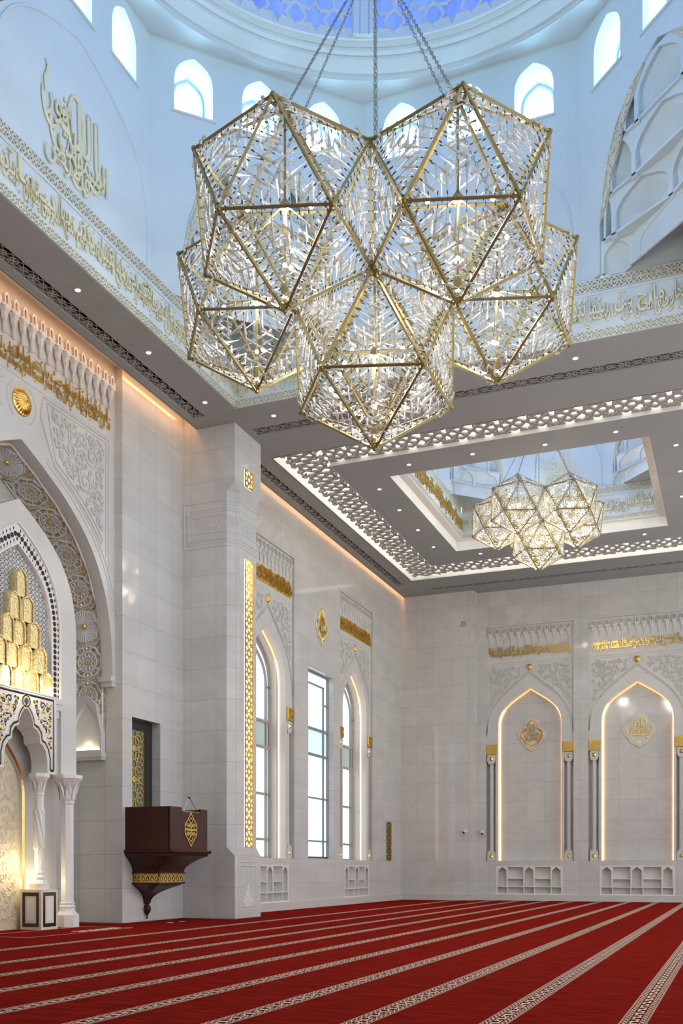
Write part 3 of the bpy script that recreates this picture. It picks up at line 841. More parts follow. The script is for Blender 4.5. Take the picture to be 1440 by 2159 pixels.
# ---- medallions
def med_outline(h, wd):
    half = [(0, 1.), (.06, .93), (.20, .86), (.40, .76), (.50, .62), (.50, .46), (.58, .38), (.80, .28), (.95, .10), (.97, -.10), (.86, -.30), (.64, -.48), (.58, -.62), (.40, -.80), (.16, -.88), (.05, -.94), (0, -1.)]
    # smoothed once
    P = half
    for _ in range(2):
        Q = [P[0]]
        for a, b in zip(P[:-1], P[1:]): Q += [(.75*a[0]+.25*b[0], .75*a[1]+.25*b[1]), (.25*a[0]+.75*b[0], .25*a[1]+.75*b[1])]
        P = Q + [P[-1]]
    return [(x*wd, z*h) for x, z in P] + [(-x*wd, z*h) for x, z in reversed(P[1:-1])]
def medallion(m, h, wd, lines, label, fill=False, name='calligraphy_medallion'):
    e = empty(name, m, label, 'medallion', 'gold calligraphy medallions')
    O = med_outline(h, wd)[::-1]
    MB().plate(O, [], -.03, .02).build('plaque', MAT['stone'], e)
    mb = MB(); In = med_outline(h*.86, wd*.86); In2 = med_outline(h*.66, wd*.66)
    mb.tube([(x, -.03, z) for x, z in In], .012, 5, closed=True); mb.tube([(x, -.03, z) for x, z in In2], .008, 5, closed=True)
    n = len(In)
    for i in range(0, n, 2):                            # leaf garland between the two rims
        a = In[i]; b = In2[(i+3) % n]; mb.tube([(a[0], -.035, a[1]), ((a[0]+b[0])/2*1.02, -.05, (a[1]+b[1])/2), (b[0], -.035, b[1])], .022*h/.85, 5, taper=lambda t: .35+math.sin(PI*t), up=(0, -1, 0), sy=.6)
    mb.build('leaf_border', MAT['gold'] if fill else MAT['palegold'], e)
    mb = MB()
    for s, x0, x1, z0, z1 in lines: put_text(mb, s, x0*wd, x1*wd, z0*h, z1*h, -.03, .03, .014)
    mb.build('lettering', MAT['gold'], e)
    return e
SUB = [('الله', -.26, .24, .14, .58), ('سبحان', -.50, .46, -.14, .26), ('وبحمده', -.46, .56, -.52, .02)]
medallion(BACK @ Matrix.Translation((-4.30, .44, 8.02)), .86, .78, SUB, 'lobed gold medallion with three-line lettering in the right, wider back wall niche')
medallion(BACK @ Matrix.Translation((-9.29, .44, 8.02)), .84, .70, [('الله', -.26, .24, .14, .58), ('سبحان', -.50, .46, -.16, .26), ('العظيم', -.46, .56, -.52, .02)], 'lobed gold medallion in the back wall niche nearest the corner', True)
medallion(FLEFT @ Matrix.Translation((36.90, .0, 11.30)), .84, .66, [('محمد', -.40, .40, .0, .56), ('رسول الله', -.54, .54, -.54, .06)], 'lobed gold medallion high between the two arched windows', True)

# ---- small wall fittings
def grille_lattice(w, h, cell, t):
    S = [([(0, 0), (w, 0), (w, h), (0, h), (0, 0)], t*1.6)]; n = max(2, int(round(h/cell))); p = h/n
    for i in range(n):
        z = p*i
        S += [([(0, z), (w, z+p)], t), ([(w, z), (0, z+p)], t), (circ(w/2, z+p/2, w*.27, 12), t)]
    return S
e = empty('wall_grille', FLEFT @ Matrix.Translation((44.88, -.001, 1.92)), 'narrow tall gold grille low on the window wall beside the room corner', 'grille')
vs, fs = pierced(grille_lattice(.62, 1.86, .31, .012), 0, .62, 0, 1.86, .012, -.04, -.02); MB().add(vs, fs).build('lattice', MAT['goldleaf'], e)
MB().box(0, .62, -.018, 0, 0, 1.86).build('backing', MAT['black'], e)
def cctv(m, label, sx):
    e = empty('security_camera', m, label, 'camera', 'security cameras')
    MB().box(-.05, .05, -.03, 0, -.06, .06).build('mount', MAT['plasticw'], e)
    mb = MB(); mb.tube([(0, -.03, 0), (sx*.06, -.10, .0)], .025, 8); mb.sphere((sx*.10, -.15, -.01), .10, 12, 8); mb.build('housing', MAT['plasticw'], e)
    MB().sphere((sx*.11, -.20, -.05), .062, 10, 6).build('lens_dome', MAT['black'], e)
cctv(Matrix.Translation((-12.25, 47.13, 3.34)), 'white security camera on the projecting corner pier, left of the pier edge', -1)
cctv(Matrix.Translation((-11.70, BWY, 3.30)), 'white security camera on the recessed back wall just right of the pier edge', 1)
e = empty('wall_speaker', Matrix.Translation((-12.42, 47.13, 13.42)), 'small square grey speaker plate high on the corner pier', 'speaker')
MB().box(-.12, .12, -.03, 0, -.13, .13).build('housing', MAT['frame'], e)
mb = MB()
for i in range(5): mb.box(-.09, .09, -.036, -.03, -.10+.045*i, -.08+.045*i)
mb.build('grille_slats', MAT['stone'], e)
# ================================================================ pillar ornaments
PSX = -14.14
SIDE = frame(PSX, 0, 0, LEFT)        # the pillar face that looks into the room
FRONT = frame(0, 26.75, 0, 0)        # the pillar face that looks toward the viewer
lit = emit('warm_backlight', (1., .82, .54), 1.3)
def star_strokes(w, p, z0, t):
    c = w/2; S = []
    S += [(circ(c, z0+p/2, w*.17, 10), t)]
    for k in range(8):
        a = PI/4*k; r1, r2 = w*.17, w*.44
        S.append(([(c+r1*math.cos(a), z0+p/2+r1*math.sin(a)), (c+r2*math.cos(a+PI/8), z0+p/2+r2*math.sin(a+PI/8)), (c+r1*math.cos(a+PI/4), z0+p/2+r1*math.sin(a+PI/4))], t))
    for dx in (-1, 1):
        for dz in (-1, 1):
            S.append(([(c+dx*w*.40, z0+p/2+dz*w*.17), (c+dx*w*.5, z0+p/2+dz*w*.36), (c+dx*w*.22, z0+p/2+dz*p*.5)], t))
            S.append(([(c+dx*w*.17, z0+p/2+dz*w*.41), (c+dx*w*.5, z0+p/2+dz*p*.5)], t))
    return S
def lit_strip(name, y0, y1, z0, z1, label):
    w = y1-y0; h = z1-z0; n = max(1, int(round(h/.52))); p = h/n
    e = empty(name, SIDE @ Matrix.Translation((y0, 0, z0)), label, 'lattice light', 'backlit gold lattices of the pillar')
    S = star_strokes(w, p, 0, .019) + [([(0, 0), (w, 0)], .018), ([(0, p), (w, p)], .018), ([(.012, 0), (.012, p)], .022), ([(w-.012, 0), (w-.012, p)], .022)]
    vs, fs = pierced(S, 0, w, 0, p, .0115, -.045, -.02)
    mb = MB(); array_mesh(mb, vs, fs, [(0, 0, p*i) for i in range(n)]); mb.build('lattice', MAT['gold'], e)
    MB().box(.005, w-.005, -.019, .0, .005, h-.005).build('light_panel', lit, e)
lit_strip('lattice_wall_lamp', 27.36, 27.86, 2.18, 11.06, 'tall narrow backlit gold lattice running up the pillar')
lit_strip('lattice_wall_lamp', 27.36, 27.86, 13.30, 13.82, 'small square backlit gold lattice near the top of the pillar')
# carved collar round the pillar
e = empty('carved_collar', Matrix.Translation((-15, 27.4, 12.)), 'carved marble scrollwork collar wrapping the upper pillar', 'carving')
COLL = [(-15.95, 26.75), (-14.42, 26.75), (-14.14, 27.07), (-14.14, 28.19)]
inv = Matrix.Translation((15, -27.4, -12.))
mb = MB(inv)
for z, x0 in ((12.72, -15.90), (12.50, -15.74), (12.28, -15.60), (11.78, -15.64), (11.56, -15.74), (11.34, -15.92)):
    mb.tube([(x0, 26.745, z)] + [(x+.004, y-.004, z) for x, y in COLL[1:]], .022, 5)
for x, a, b in ((-15.90, 11.34, 12.72), (-15.74, 11.56, 12.50)): mb.tube([(x, 26.745, a), (x, 26.745, b)], .02, 5)
mb.build('mouldings', MAT['stone'], e)
mb = MB(inv); relief(mb, scrolls(rect(-15.55, -14.40, 11.84, 12.24), .13, .045, seed=5, margin=.005), .022, 0, m=FRONT)
relief(mb, scrolls(rect(27.10, 28.17, 11.84, 12.24), .13, .045, seed=6, margin=.005), .022, 0, m=SIDE)
DG = Matrix.Translation((-14.42, 26.75, 0)) @ Matrix.Rotation(math.atan2(.32, .28), 4, 'Z')
relief(mb, scrolls(rect(0, .42, 11.84, 12.24), .13, .045, seed=8, margin=.005), .022, 0, m=DG)
mb.build('scroll_relief', MAT['carved'], e)
# carved panel at its foot
e = empty('pillar_carving', SIDE @ Matrix.Translation((27.62, 0, 0)), 'carved flowering motif in a moulded frame at the pillar foot', 'carving')
mb = MB()
for L in ([(-.58, 1.72), (.58, 1.72)], [(-.48, 1.6), (.48, 1.6)], [(-.48, 1.6), (-.48, .34)], [(.48, 1.6), (.48, .34)], [(-.48, .34), (-.12, .34)], [(.48, .34), (.12, .34)], [(-.58, .24), (-.16, .24)], [(.58, .24), (.16, .24)]):
    mb.tube([(x, -.002, z) for x, z in L], .014, 4)
mb.build('frame_mouldings', MAT['carved'], e)
mb = MB(); tri = [(0, 1.12), (-.10, .98), (-.22, .7), (-.33, .5), (-.20, .32), (0, .36)]
L = scrolls([(x, z) for x, z in tri], .09, .03, seed=3, margin=.002, tries=1200)
relief(mb, L + [[(-x, z) for x, z in l] for l in L] + [[(0, 1.16), (.02, 1.05), (0, .9), (0, .4)]], .020, -.004); relief(mb, [[(-.05, 1.58), (0, 1.45), (.05, 1.58)], [(0, 1.5), (0, 1.36)]], .018, -.004)
mb.build('flower_relief', MAT['white'], e)

# ================================================================ pulpit and its door
PW = frame(MWX, 24.66, 0, LEFT)
e = empty('pulpit_door', PW, 'dark framed door with gold star lattice behind the balcony pulpit', 'door')
mb = MB(); mb.plate(rect(-.74, .74, 2.06, 5.81), [rect(-.72, .38, 2.2, 5.52)], .25, .42); fr_ = mb.build('frame', MAT['black'], e)
S = []
def rosette(cx, cz, r, t, n=10):
    out = [(circ(cx, cz, r*.24, n), t)]
    for k in range(n):
        a = 2*PI*k/n; b = PI/n
        P = lambda rr, an: (cx+rr*math.cos(an), cz+rr*math.sin(an))
        out.append(([P(r*.24, a), P(r*.62, a+b), P(r*.24, a+2*b)], t)); out.append(([P(r*.62, a+b), P(r*.80, a), P(r*.62, a-b)], t))
        out.append(([P(r*.80, a), P(r, a+b*.9), P(r*.8, a+2*b)], t)); out.append(([P(r*.80, a), P(r*1.02, a)], t))
    return out
for z in (2.75, 3.65, 4.55, 5.45): S += [q for q in rosette(-.17, z, .52, .0085, 12)]
for z in (3.2, 4.1, 5.0):
    S += [([(-.72, z-.16), (-.17, z+.08), (.38, z-.16)], .008), ([(-.72, z+.16), (-.17, z-.08), (.38, z+.16)], .008), (circ(-.17, z, .07, 5), .008), (circ(-.50, z, .09, 5), .008), (circ(.16, z, .09, 5), .008)]
S += [([(-.72, 2.2), (.38, 2.2), (.38, 5.52), (-.72, 5.52), (-.72, 2.2)], .018)]
vs, fs = pierced(S, -.72, .38, 2.2, 5.52, .0125, .27, .29); MB().add(vs, fs).build('gold_lattice', MAT['gold'], e)
MB().box(-.72, .38, .30, .32, 2.2, 5.52).build('glass', simple('smoked_glass', (.17, .19, .18), .2), fr_)

e = empty('pulpit', PW, 'dark wooden balcony pulpit with gold band and pendant finial on the marble wall', 'pulpit')
ZB, ZT, E, W = 2.06, 3.24, 1.46, 1.02          # local: x along the wall, -y out into the room
mb = MB()
mb.box(-W, -W+.06, -E+.05, 0, ZB, ZT); mb.box(W-.06, W, -E+.05, 0, ZB, ZT); mb.box(-W+.05, W-.05, -E+.05, 0, ZB+.002, ZB+.06)
mb.plate([(-W, ZB), (W, ZB), (W, ZT), (.62, ZT), (.62, ZT-.14), (-.40, ZT-.14), (-.40, ZT), (-W, ZT)], [], -E-.001, -E+.07)
mb.build('parapet', MAT['wood'], e)
mb = MB(); zz = ZB+.55
mb.box(-W-.006, W+.006, -E-.008, -E+.01, zz-.008, zz+.008); mb.box(-W-.006, -W+.01, -E+.02, 0, zz-.008, zz+.008); mb.build('seam_bead', MAT['wood'], e)
def ring3(w, d, z): return [(-w, 0, z), (-w, -d, z), (w, -d, z), (w, 0, z)]
mb = MB(); mb.loft([ring3(1.02, 1.46, 2.05), ring3(1.08, 1.54, 2.05), ring3(1.10, 1.56, 2.0), ring3(1.08, 1.54, 1.95), ring3(1.04, 1.48, 1.94), ring3(1.04, 1.46, 1.88), ring3(1.0, 1.40, 1.86)])
mb.build('cornice', MAT['wood'], e)
mb = MB(); R = []
for i in range(9):
    t = i/8; k = (1-t)**1.9; R.append(ring3(.66+.34*k, .88+.52*k, 1.86-.44*t))
R += [ring3(.70, .92, 1.42), ring3(.70, .92, 1.38), ring3(.64, .85, 1.38)]
mb.loft(R); mb.build('corbel', MAT['wood'], e)
mb = MB(); mb.loft([ring3(.64, .85, 1.39), ring3(.64, .85, 1.13)]); gb_ = mb.build('carved_band', MAT['wood'], e)
S = []
for i in range(6):
    c = .11+.215*i; S += [([(c-.1, .03), (c-.08, .15), (c, .23), (c+.08, .15), (c+.1, .03)], .012), ([(c-.045, .03), (c, .15), (c+.045, .03)], .012), (circ(c, .10, .028, 8), .01), (circ(c+.107, .19, .03, 8), .01)]
S += [([(0, .012), (1.3, .012)], .012), ([(0, .248), (1.3, .248)], .012)]
vs, fs = pierced(S, 0, 1.28, 0, .26, .0125, -.018, .0)
MB(Matrix.Translation((-.64, -.85, 1.13))).add(vs, fs).build('band_ornament', MAT['gold'], gb_)
MB(Matrix.Translation((-.64, 0, 1.13)) @ Matrix.Rotation(-PI/2, 4, 'Z')).add([(x*.66, y, z) for x, y, z in vs], fs).build('band_ornament', MAT['gold'], gb_)
mb = MB(); R = [ring3(.70, .90, 1.13), ring3(.70, .90, 1.09), ring3(.64, .83, 1.06)]
for i in range(9):
    t = i/8; k = (1-t)**2.1; R.append(ring3(.10+.52*k, .12+.70*k, 1.05-.50*t))
mb.loft(R); mb.build('lower_corbel', MAT['wood'], e)
mb = MB(Matrix.Translation((0, -.06, 0))); mb.lathe([(.0, .06), (.02, .08), (.028, .11), (.018, .14), (.03, .19), (.09, .27), (.115, .36), (.09, .45), (.05, .49), (.09, .52), (.11, .56)], 14); mb.build('finial', MAT['wood'], e, True)
# gold emblem on the front
S = []
for q in (-1, 1):
    o = [(0, .50), (.045, .40), (.10, .33), (.10, .29), (.18, .20), (.215, .08), (.205, .018)]
    pts = [(x, q*z) for x, z in o]; S += [(pts, .012), ([(-x, z) for x, z in pts], .012), ([(-.205, q*.018), (.205, q*.018)], .012)]
    for d in (-1, 1):
        S.append(([(d*(.10+.072*(1-j/16)*math.cos(2.2*2*PI*j/16*.8)), q*(.115+.072*(1-j/16)*math.sin(2.2*2*PI*j/16*.8))) for j in range(17)], .010))
        S.append(([(0, q*.04), (d*.03, q*.12), (d*.015, q*.2), (d*.07, q*.26), (0, q*.36)], .010))
vs, fs = pierced(S, -.24, .24, -.54, .54, .011, -.022, 0); vs = [(x*1.55, y, z*.96) for x, y, z in vs]
MB(Matrix.Translation((.06, -E, ZB+.57))).add(vs, fs).build('gold_emblem', MAT['gold'], e)
e = empty('microphone', PW @ Matrix.Translation((.14, -E, ZT-.12)), 'thin wire microphone stand with two tips on the pulpit rail', 'microphone')
MB().tube([(-.5, .03, 0), (.44, .03, .01)], .035, 8).build('brass_rail', MAT['brass'], e)
MB().tube([(.42, .03, .01), (-.02, .06, .40)], .008, 5).build('gooseneck', MAT['black'], e)
MB().tube([(-.42, .03, .01), (-.09, .06, .38)], .006, 5).build('gooseneck', MAT['plasticw'], e)
MB().sphere((-.02, .06, .42), .024).build('tip', MAT['black'], e); MB().sphere((-.10, .06, .42), .024).build('tip', MAT['black'], e)

# ================================================================ prayer niche (mihrab)
MC = 19.60; MX = -16.20
MF = frame(MX, MC, 0, LEFT)
BA = arch(3.80, 6.85, 6.85, 11.96, 22, .62, (.61, .80))
mb = MB(MF)
mb.plate([(-4.2, 0), (-3.9, 0), (-3.9, 6.85)] + BA + [(3.92, 6.85), (3.92, 0), (3.97, 0), (3.97, 15.55), (-4.2, 15.55)], [], 0, .36)
mb.box(-4.25, -3.90, -.25, 1.5, 0, 15.55)
struct('wall_left', mb, MAT['stone'])
mb = MB(MF); mb.box(-4.2, 4.2, 1.40, 1.5, 0, 15.55); struct('wall_left', mb, MAT['marble'])
mb = MB(MF)
for o in (.22, .34):
    for sx in (-1, 1): mb.tube([(sx*x*(1+o/3.84), 0, z+o*.9) for x, z in BA if x > .62], .022, 5)
mb.tube([(-3.75, 0, 13.42), (3.55, 0, 13.42)], .016, 4); mb.tube([(-3.75, 0, 14.28), (3.7, 0, 14.28)], .016, 4)
struct('trim_9', mb, MAT['carved'])
# bracket under the arch foot
e = empty('arch_bracket', MF @ Matrix.Translation((3.84, 0, 6.85)), 'stepped marble bracket at the right foot of the great arch', 'bracket')
MB().box(-.16, .07, -.03, .40, -.12, .02).build('upper_step', MAT['stone'], e); MB().box(-.09, .065, -.015, .37, -.26, -.12).build('lower_step', MAT['stone'], e)
# carved lining of the deep arch
AL = arch(3.87, 4.90, 6.85, 11.97, 30, .62, (.60, .80)); AL = [p for p in AL if p[0] > -1.9 or p[1] > 9]
e = empty('carved_arch_lining', MF, 'gold and white geometric carving lining the inside of the great arch', 'carving')
mb = MB(); mb.sweep(AL, [(0, .30), (0, 1.42)]); mb.sweep([p for p in AL], [(-.015, .36), (-.03, .38), (-.015, .40)])
pt, pnt, pb = nodes('gilded_carving')
g = N(pnt, 'ShaderNodeNewGeometry'); v1 = N(pnt, 'ShaderNodeTexVoronoi', i_Scale=13.); pnt.links.new(g.outputs['Position'], v1.inputs['Vector'])
v2 = N(pnt, 'ShaderNodeTexNoise', i_Scale=1.3, i_Detail=3.); pnt.links.new(g.outputs['Position'], v2.inputs['Vector'])
gm = mathn(pnt, 'GREATER_THAN', mathn(pnt, 'ADD', v1.outputs['Distance'], mathn(pnt, 'MULTIPLY', v2.outputs['Fac'], .5)), .83)
pnt.links.new(mixc(pnt, gm, (.62, .60, .56, 1), (.62, .43, .12, 1)), pb.inputs['Base Color']); pb.inputs['Roughness'].default_value = .45
bp = N(pnt, 'ShaderNodeBump', i_Strength=.9, i_Distance=.03); pnt.links.new(v1.outputs['Distance'], bp.inputs['Height']); pnt.links.new(bp.outputs['Normal'], pb.inputs['Normal'])
mb.build('gilded_ground', pt, e)
# strapwork laid over the lining: s runs along the arch, d across its depth
cum = [0]
for p, q in zip(AL[:-1], AL[1:]): cum.append(cum[-1]+math.hypot(q[0]-p[0], q[1]-p[1]))
TOT = cum[-1]
def on_arch(s, d, lift):
    s = max(0, min(TOT-1e-6, s)); i = max(k for k in range(len(cum)-1) if cum[k] <= s); t = (s-cum[i])/(cum[i+1]-cum[i])
    p, q = AL[i], AL[i+1]; tx, tz = q[0]-p[0], q[1]-p[1]; L = math.hypot(tx, tz)
    return (p[0]+tx*t+tz/L*lift, .36+d, p[1]+tz*t-tx/L*lift)
straps = MB(); gold = MB(); DW = 1.02
def lay(mbx, pts, r, lift=.012): mbx.tube([on_arch(s, d, lift) for s, d in pts], r, 4)
s = TOT; k = 0
sun = []
while s > 2.2:
    a = s-.98; c = s-.49
    if k in (3, 8): sun.append(c)
    n = 8 if k % 2 else 10
    for r, rr in ((.45, .030), (.30, .024)):
        lay(straps, [(c+r*math.cos(2*PI*j/n), DW/2+r*math.sin(2*PI*j/n)*1.05) for j in range(n+1)], rr)
    for j in range(n):
        an = 2*PI*(j+.5)/n; lay(straps, [(c+.30*math.cos(an), DW/2+.30*math.sin(an)), (c+.47*math.cos(an), DW/2+.50*math.sin(an))] , .020)
        an2 = 2*PI*j/n; q = (c+.20*math.cos(an2), DW/2+.20*math.sin(an2)); lay(straps, [(q[0]+.06*math.cos(2*PI*i/6), q[1]+.06*math.sin(2*PI*i/6)) for i in range(7)], .016)
        lay(gold, [(c+.36*math.cos(an2), DW/2+.37*math.sin(an2)), (c+.40*math.cos(an2), DW/2+.41*math.sin(an2))], .028, .02)
    for d0 in (.02, DW-.02):
        lay(straps, [(a, d0), (s, d0)], .030); lay(straps, [(a, d0), (a+.22, DW/2-.30*(1 if d0 < .5 else -1)), (a+.44, d0)], .022)
        lay(gold, [(a-.05, d0), (a+.05, DW/2-.36*(1 if d0 < .5 else -1))], .034, .015)
    lay(straps, [(a, .02), (a, DW-.02)], .014)
    s -= .98; k += 1
straps.build('strapwork', MAT['white'], e); gold.build('gold_leaves', MAT['gold'], e)
for c in sun:
    mb = MB(); n = 30
    for j in range(n):
        an = 2*PI*j/n; mb.tube([on_arch(c+rr*math.cos(an), DW/2+rr*math.sin(an), .03) for rr in (.07, .42)], .026, 4, taper=lambda t: .5+.9*t)
    mb.build('sunburst', MAT['white'], e)
    mb = MB(); p = on_arch(c, DW/2, .03); mb.sphere(p, .085, 12, 8); mb.build('sunburst_centre', MAT['gold'], e)
# lit pointed niche low in the jamb (faces the viewer)
JN = frame(0, 23.33, 0, 0)
e = empty('lit_alcove', JN @ Matrix.Translation((-16.98, 0, 4.74)), 'small pointed alcove with warm light low in the arch jamb', 'alcove')
HA = [(x, z) for x, z in arch(.44, .10, .55, 1.42, 12, .5, (.62, .7))]
mb = MB(); mb.plate([(-.60, .02), (.48, .02), (.48, .56), (.30, 1.36), (.02, 1.62), (-.60, 1.62)], [HA], -.06, .14); mb.build('surround', MAT['stone'], e)
MB().box(-.60, .52, -.10, .15, -.10, .02).build('sill', MAT['stone'], e); MB().box(-.60, .50, -.06, .15, -.18, -.10).build('lower_sill', MAT['stone'], e)
mb = MB(); mb.plate(HA, [], .045, .055); mb.build('back_panel', MAT['white'], e)
MB().tube([(-.40, .02, .115), (.42, .02, .115)], .010, 6).build('lamp_tube', emit('alcove_lamp', (1., .72, .42), 14.), e)
# frieze, inscription, spandrels and boss above the arch
frieze(MF, .0, 3.78, 23, 14.70, 'row of large carved marble stalactites under the orange cove light at the left edge', 1.0, -.06)
e = empty('inscription_band', MF, 'long gold lettering band above the great arch with the large ribbed boss', 'inscription', 'gold inscription bands')
mb = MB(); woven(mb, 'قد نرى تقلب وجهك في السماء فلنولينك قبلة ترضاها فول وجهك شطر المسجد الحرام وحيث ما كنتم فولوا وجوهكم شطره وإن الذين أوتوا الكتاب ليعلمون أنه الحق من ربهم وما الله بغافل عما يعملون', -3.75, 3.6, 13.46, 14.22, 0, .022, .004); mb.build('lettering', MAT['gold'], e)
e = empty('carved_spandrel', MF, 'large marble scroll carving to the right of the big ribbed gold boss', 'carving', 'carved arch spandrels')
edge = [(x*(1+.55/3.84), z+.55) for x, z in BA if x > .9 and z > 9.4]
edge = [p for p in edge if p[0] < 3.45]
poly = [(1.0, 13.22)] + edge + [(3.45, 13.22)]
mb = MB(); relief(mb, scrolls(poly, .30, .07, seed=21, margin=.03, tries=1500), .036, -.012, .9)
mb.tube([(.85, -.008, 13.34), (3.60, -.008, 13.34), (3.60, -.008, 9.6)], .024, 4); mb.tube([(.98, -.008, 13.24), (3.48, -.008, 13.24), (3.48, -.008, 10.1)], .018, 4); mb.tube([(.95, -.008, 13.24)] + [(x-.03, -.008, z-.05) for x, z in edge], .020, 4); mb.tube([(.80, -.008, 13.34), (.72, -.008, 12.78)] + [(x-.10, -.008, z-.16) for x, z in edge], .024, 4)
mb.build('scroll_relief', MAT['carved'], e)
e = empty('carved_spandrel', MF, 'large marble scroll carving to the left of the big ribbed gold boss', 'carving', 'carved arch spandrels')
mb = MB(); relief(mb, [[(-x, z) for x, z in l] for l in scrolls(poly, .30, .07, seed=22, margin=.03, tries=1200)], .030, 0); mb.tube([(-.85, 0, 13.32), (-3.55, 0, 13.32)], .016, 4)
mb.tube([(-.62, 0, 12.55), (-.75, 0, 12.5), (-.80, 0, 13.1), (-.65, 0, 13.2)], .016, 4)
for sx in (-1, 1): mb.tube([(sx*.52*math.cos(t), 0, 12.86+.52*math.sin(t)) for t in [(-1.0+2.0*i/10) for i in range(11)]], .018, 4)
mb.build('scroll_relief', MAT['carved'], e)
bb = boss_mesh(.33, 22).build('gold_boss', MAT['gold'], smooth=True); bb.matrix_world = MF @ Matrix.Translation((0, 0, 12.86)); tag(bb, 'large ribbed gold boss above the great arch at the left edge', 'boss', 'ribbed gold bosses')

# ---- inner portal
PF = frame(-16.27, MC, 0, LEFT)
EX = arch(2.26, 3.95, 7.4, 10.52, 18, .6, (.6, .78)); DO = arch(1.62, 5.88, 7.4, 9.98, 18, .6, (.6, .78)); DI = arch(1.27, 5.88, 7.4, 9.42, 18, .6, (.6, .78))
e = empty('niche_portal', PF, 'white marble pointed portal standing inside the great arch', 'portal')
mb = MB(); mb.plate([(-2.26, 3.95)] + EX[1:-1] + [(2.26, 3.95), (1.62, 3.95)] + DO[::-1] + [(-1.62, 3.95)], [], 0, .62); mb.build('arch_wall', MAT['stone'], e)
mb = MB(); mb.plate([DO[0]] + DO[1:] + DI[::-1], [], .06, .5); mb.sweep(DO, [(-.03, .06), (-.03, .0), (-.0, -.01)]); mb.sweep(DI, [(.05, .06), (.05, .02), (.0, .02), (0, .06)]); mb.build('inlaid_band', MAT['white'], e)
mb = MB()
MID = [((a[0]+b[0])/2, (a[1]+b[1])/2) for a, b in zip(DO, DI)]
cum2 = [0]
for p, q in zip(MID[:-1], MID[1:]): cum2.append(cum2[-1]+math.hypot(q[0]-p[0], q[1]-p[1]))
nd = 62
for i in range(nd):
    s = (i+.5)/nd*cum2[-1]; j = max(k for k in range(len(cum2)-1) if cum2[k] <= s); t = (s-cum2[j])/(cum2[j+1]-cum2[j])
    x = MID[j][0]+(MID[j+1][0]-MID[j][0])*t; z = MID[j][1]+(MID[j+1][1]-MID[j][1])*t
    mb.plate(circ(x, z, .062, 10)[:-1], [], .05, .058)
    for o in (-.13, .13):
        jn = MID[j]; tx, tz = MID[j+1][0]-jn[0], MID[j+1][1]-jn[1]; L = math.hypot(tx, tz); nx, nz = -tz/L*o, tx/L*o
        mb.plate([(x+nx-.02, z+nz), (x+nx, z+nz-.045), (x+nx+.02, z+nz), (x+nx, z+nz+.045)], [], .05, .058)
mb.build('inlay_dots', MAT['black'], e)
# lattice field
tw = .14; S = []
for k in range(3):
    a = PI/3*k+PI/6
    S += [([(tw/2, tw*.433), (tw/2+.07*math.cos(a), tw*.433+.07*math.sin(a))], .011), ([(tw/2, tw*.433), (tw/2-.07*math.cos(a), tw*.433-.07*math.sin(a))], .011)]
vs, fs = pierced([([(0, 0), (tw, .12)], .011), ([(tw, 0), (0, .12)], .011), ([(tw/2, 0), (tw/2, .12)], .009), ([(0, .06), (tw, .06)], .008)], 0, tw, 0, .12, .012, .14, .17, back=False)
mb = MB(); LA_ = arch(1.30, 5.88, 7.4, 9.44, 18, .6, (.6, .78))
offs = [(tw*i-1.33, 0, 5.85+.12*j) for i in range(19) for j in range(31) if inside((tw*(i+.5)-1.33, 5.91+.12*j), LA_)]
array_mesh(mb, vs, fs, offs); mb.build('lattice', MAT['stone'], e)
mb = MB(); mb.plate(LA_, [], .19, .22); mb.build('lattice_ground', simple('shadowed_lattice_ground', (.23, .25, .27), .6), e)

# gold stalactite half-dome: five tiers of arched cells
e = empty('gold_muqarnas', PF @ Matrix.Translation((0.06, .16, 5.90)), 'tiered gold stalactite half dome glowing inside the white portal', 'muqarnas')
def cell():
    mb = MB(); A = arch(.232, -.10, .36, .60, 8, .56, (.62, .74))
    mb.sweep(A, [(0, .25), (0, -.15), (-.02, -.19), (-.05, -.20)]); In = [(x*.79, z*.93+.01) for x, z in A]
    mb.plate([(x, z) for x, z in In], [], -.175, -.15); mb.tube([(x, -.20, z) for x, z in In], .022, 6)
    return mb
cg, cnt, cbs = nodes('embossed_gold')
g = N(cnt, 'ShaderNodeNewGeometry'); v = N(cnt, 'ShaderNodeTexVoronoi', i_Scale=22.); v.feature = 'SMOOTH_F1'; cnt.links.new(g.outputs['Position'], v.inputs['Vector'])
cnt.links.new(mixc(cnt, v.outputs['Distance'], (.95, .82, .48, 1), (.70, .52, .20, 1)), cbs.inputs['Base Color']); cbs.inputs['Metallic'].default_value = .7; cbs.inputs['Roughness'].default_value = .35
bp = N(cnt, 'ShaderNodeBump', i_Strength=.8, i_Distance=.02); cnt.links.new(v.outputs['Distance'], bp.inputs['Height']); cnt.links.new(bp.outputs['Normal'], cbs.inputs['Normal'])
mb = MB(); so = []
for t in range(5): so += [(-(5-t)*.2435, .585*t), (-(5-t)*.2435, .585*(t+1)-.06)]
mb.plate([(x, z) for x, z in so[::-1]] + [(-x, z) for x, z in so], [], .05, .20); mb.build('stepped_backing', cg, e)
cm = None
for t in range(5):
    n = 5-t
    for j in range(n):
        if cm is None: o = cell().build('arched_cell', cg, e); cm = o.data
        else: o = bpy.data.objects.new('arched_cell', cm); COL.objects.link(o); o.parent = e
        o.location = ((j-(n-1)/2)*.487, .10*t*.0 + (.06 if abs(j-(n-1)/2) < (n-1)/2 else 0), .585*t)
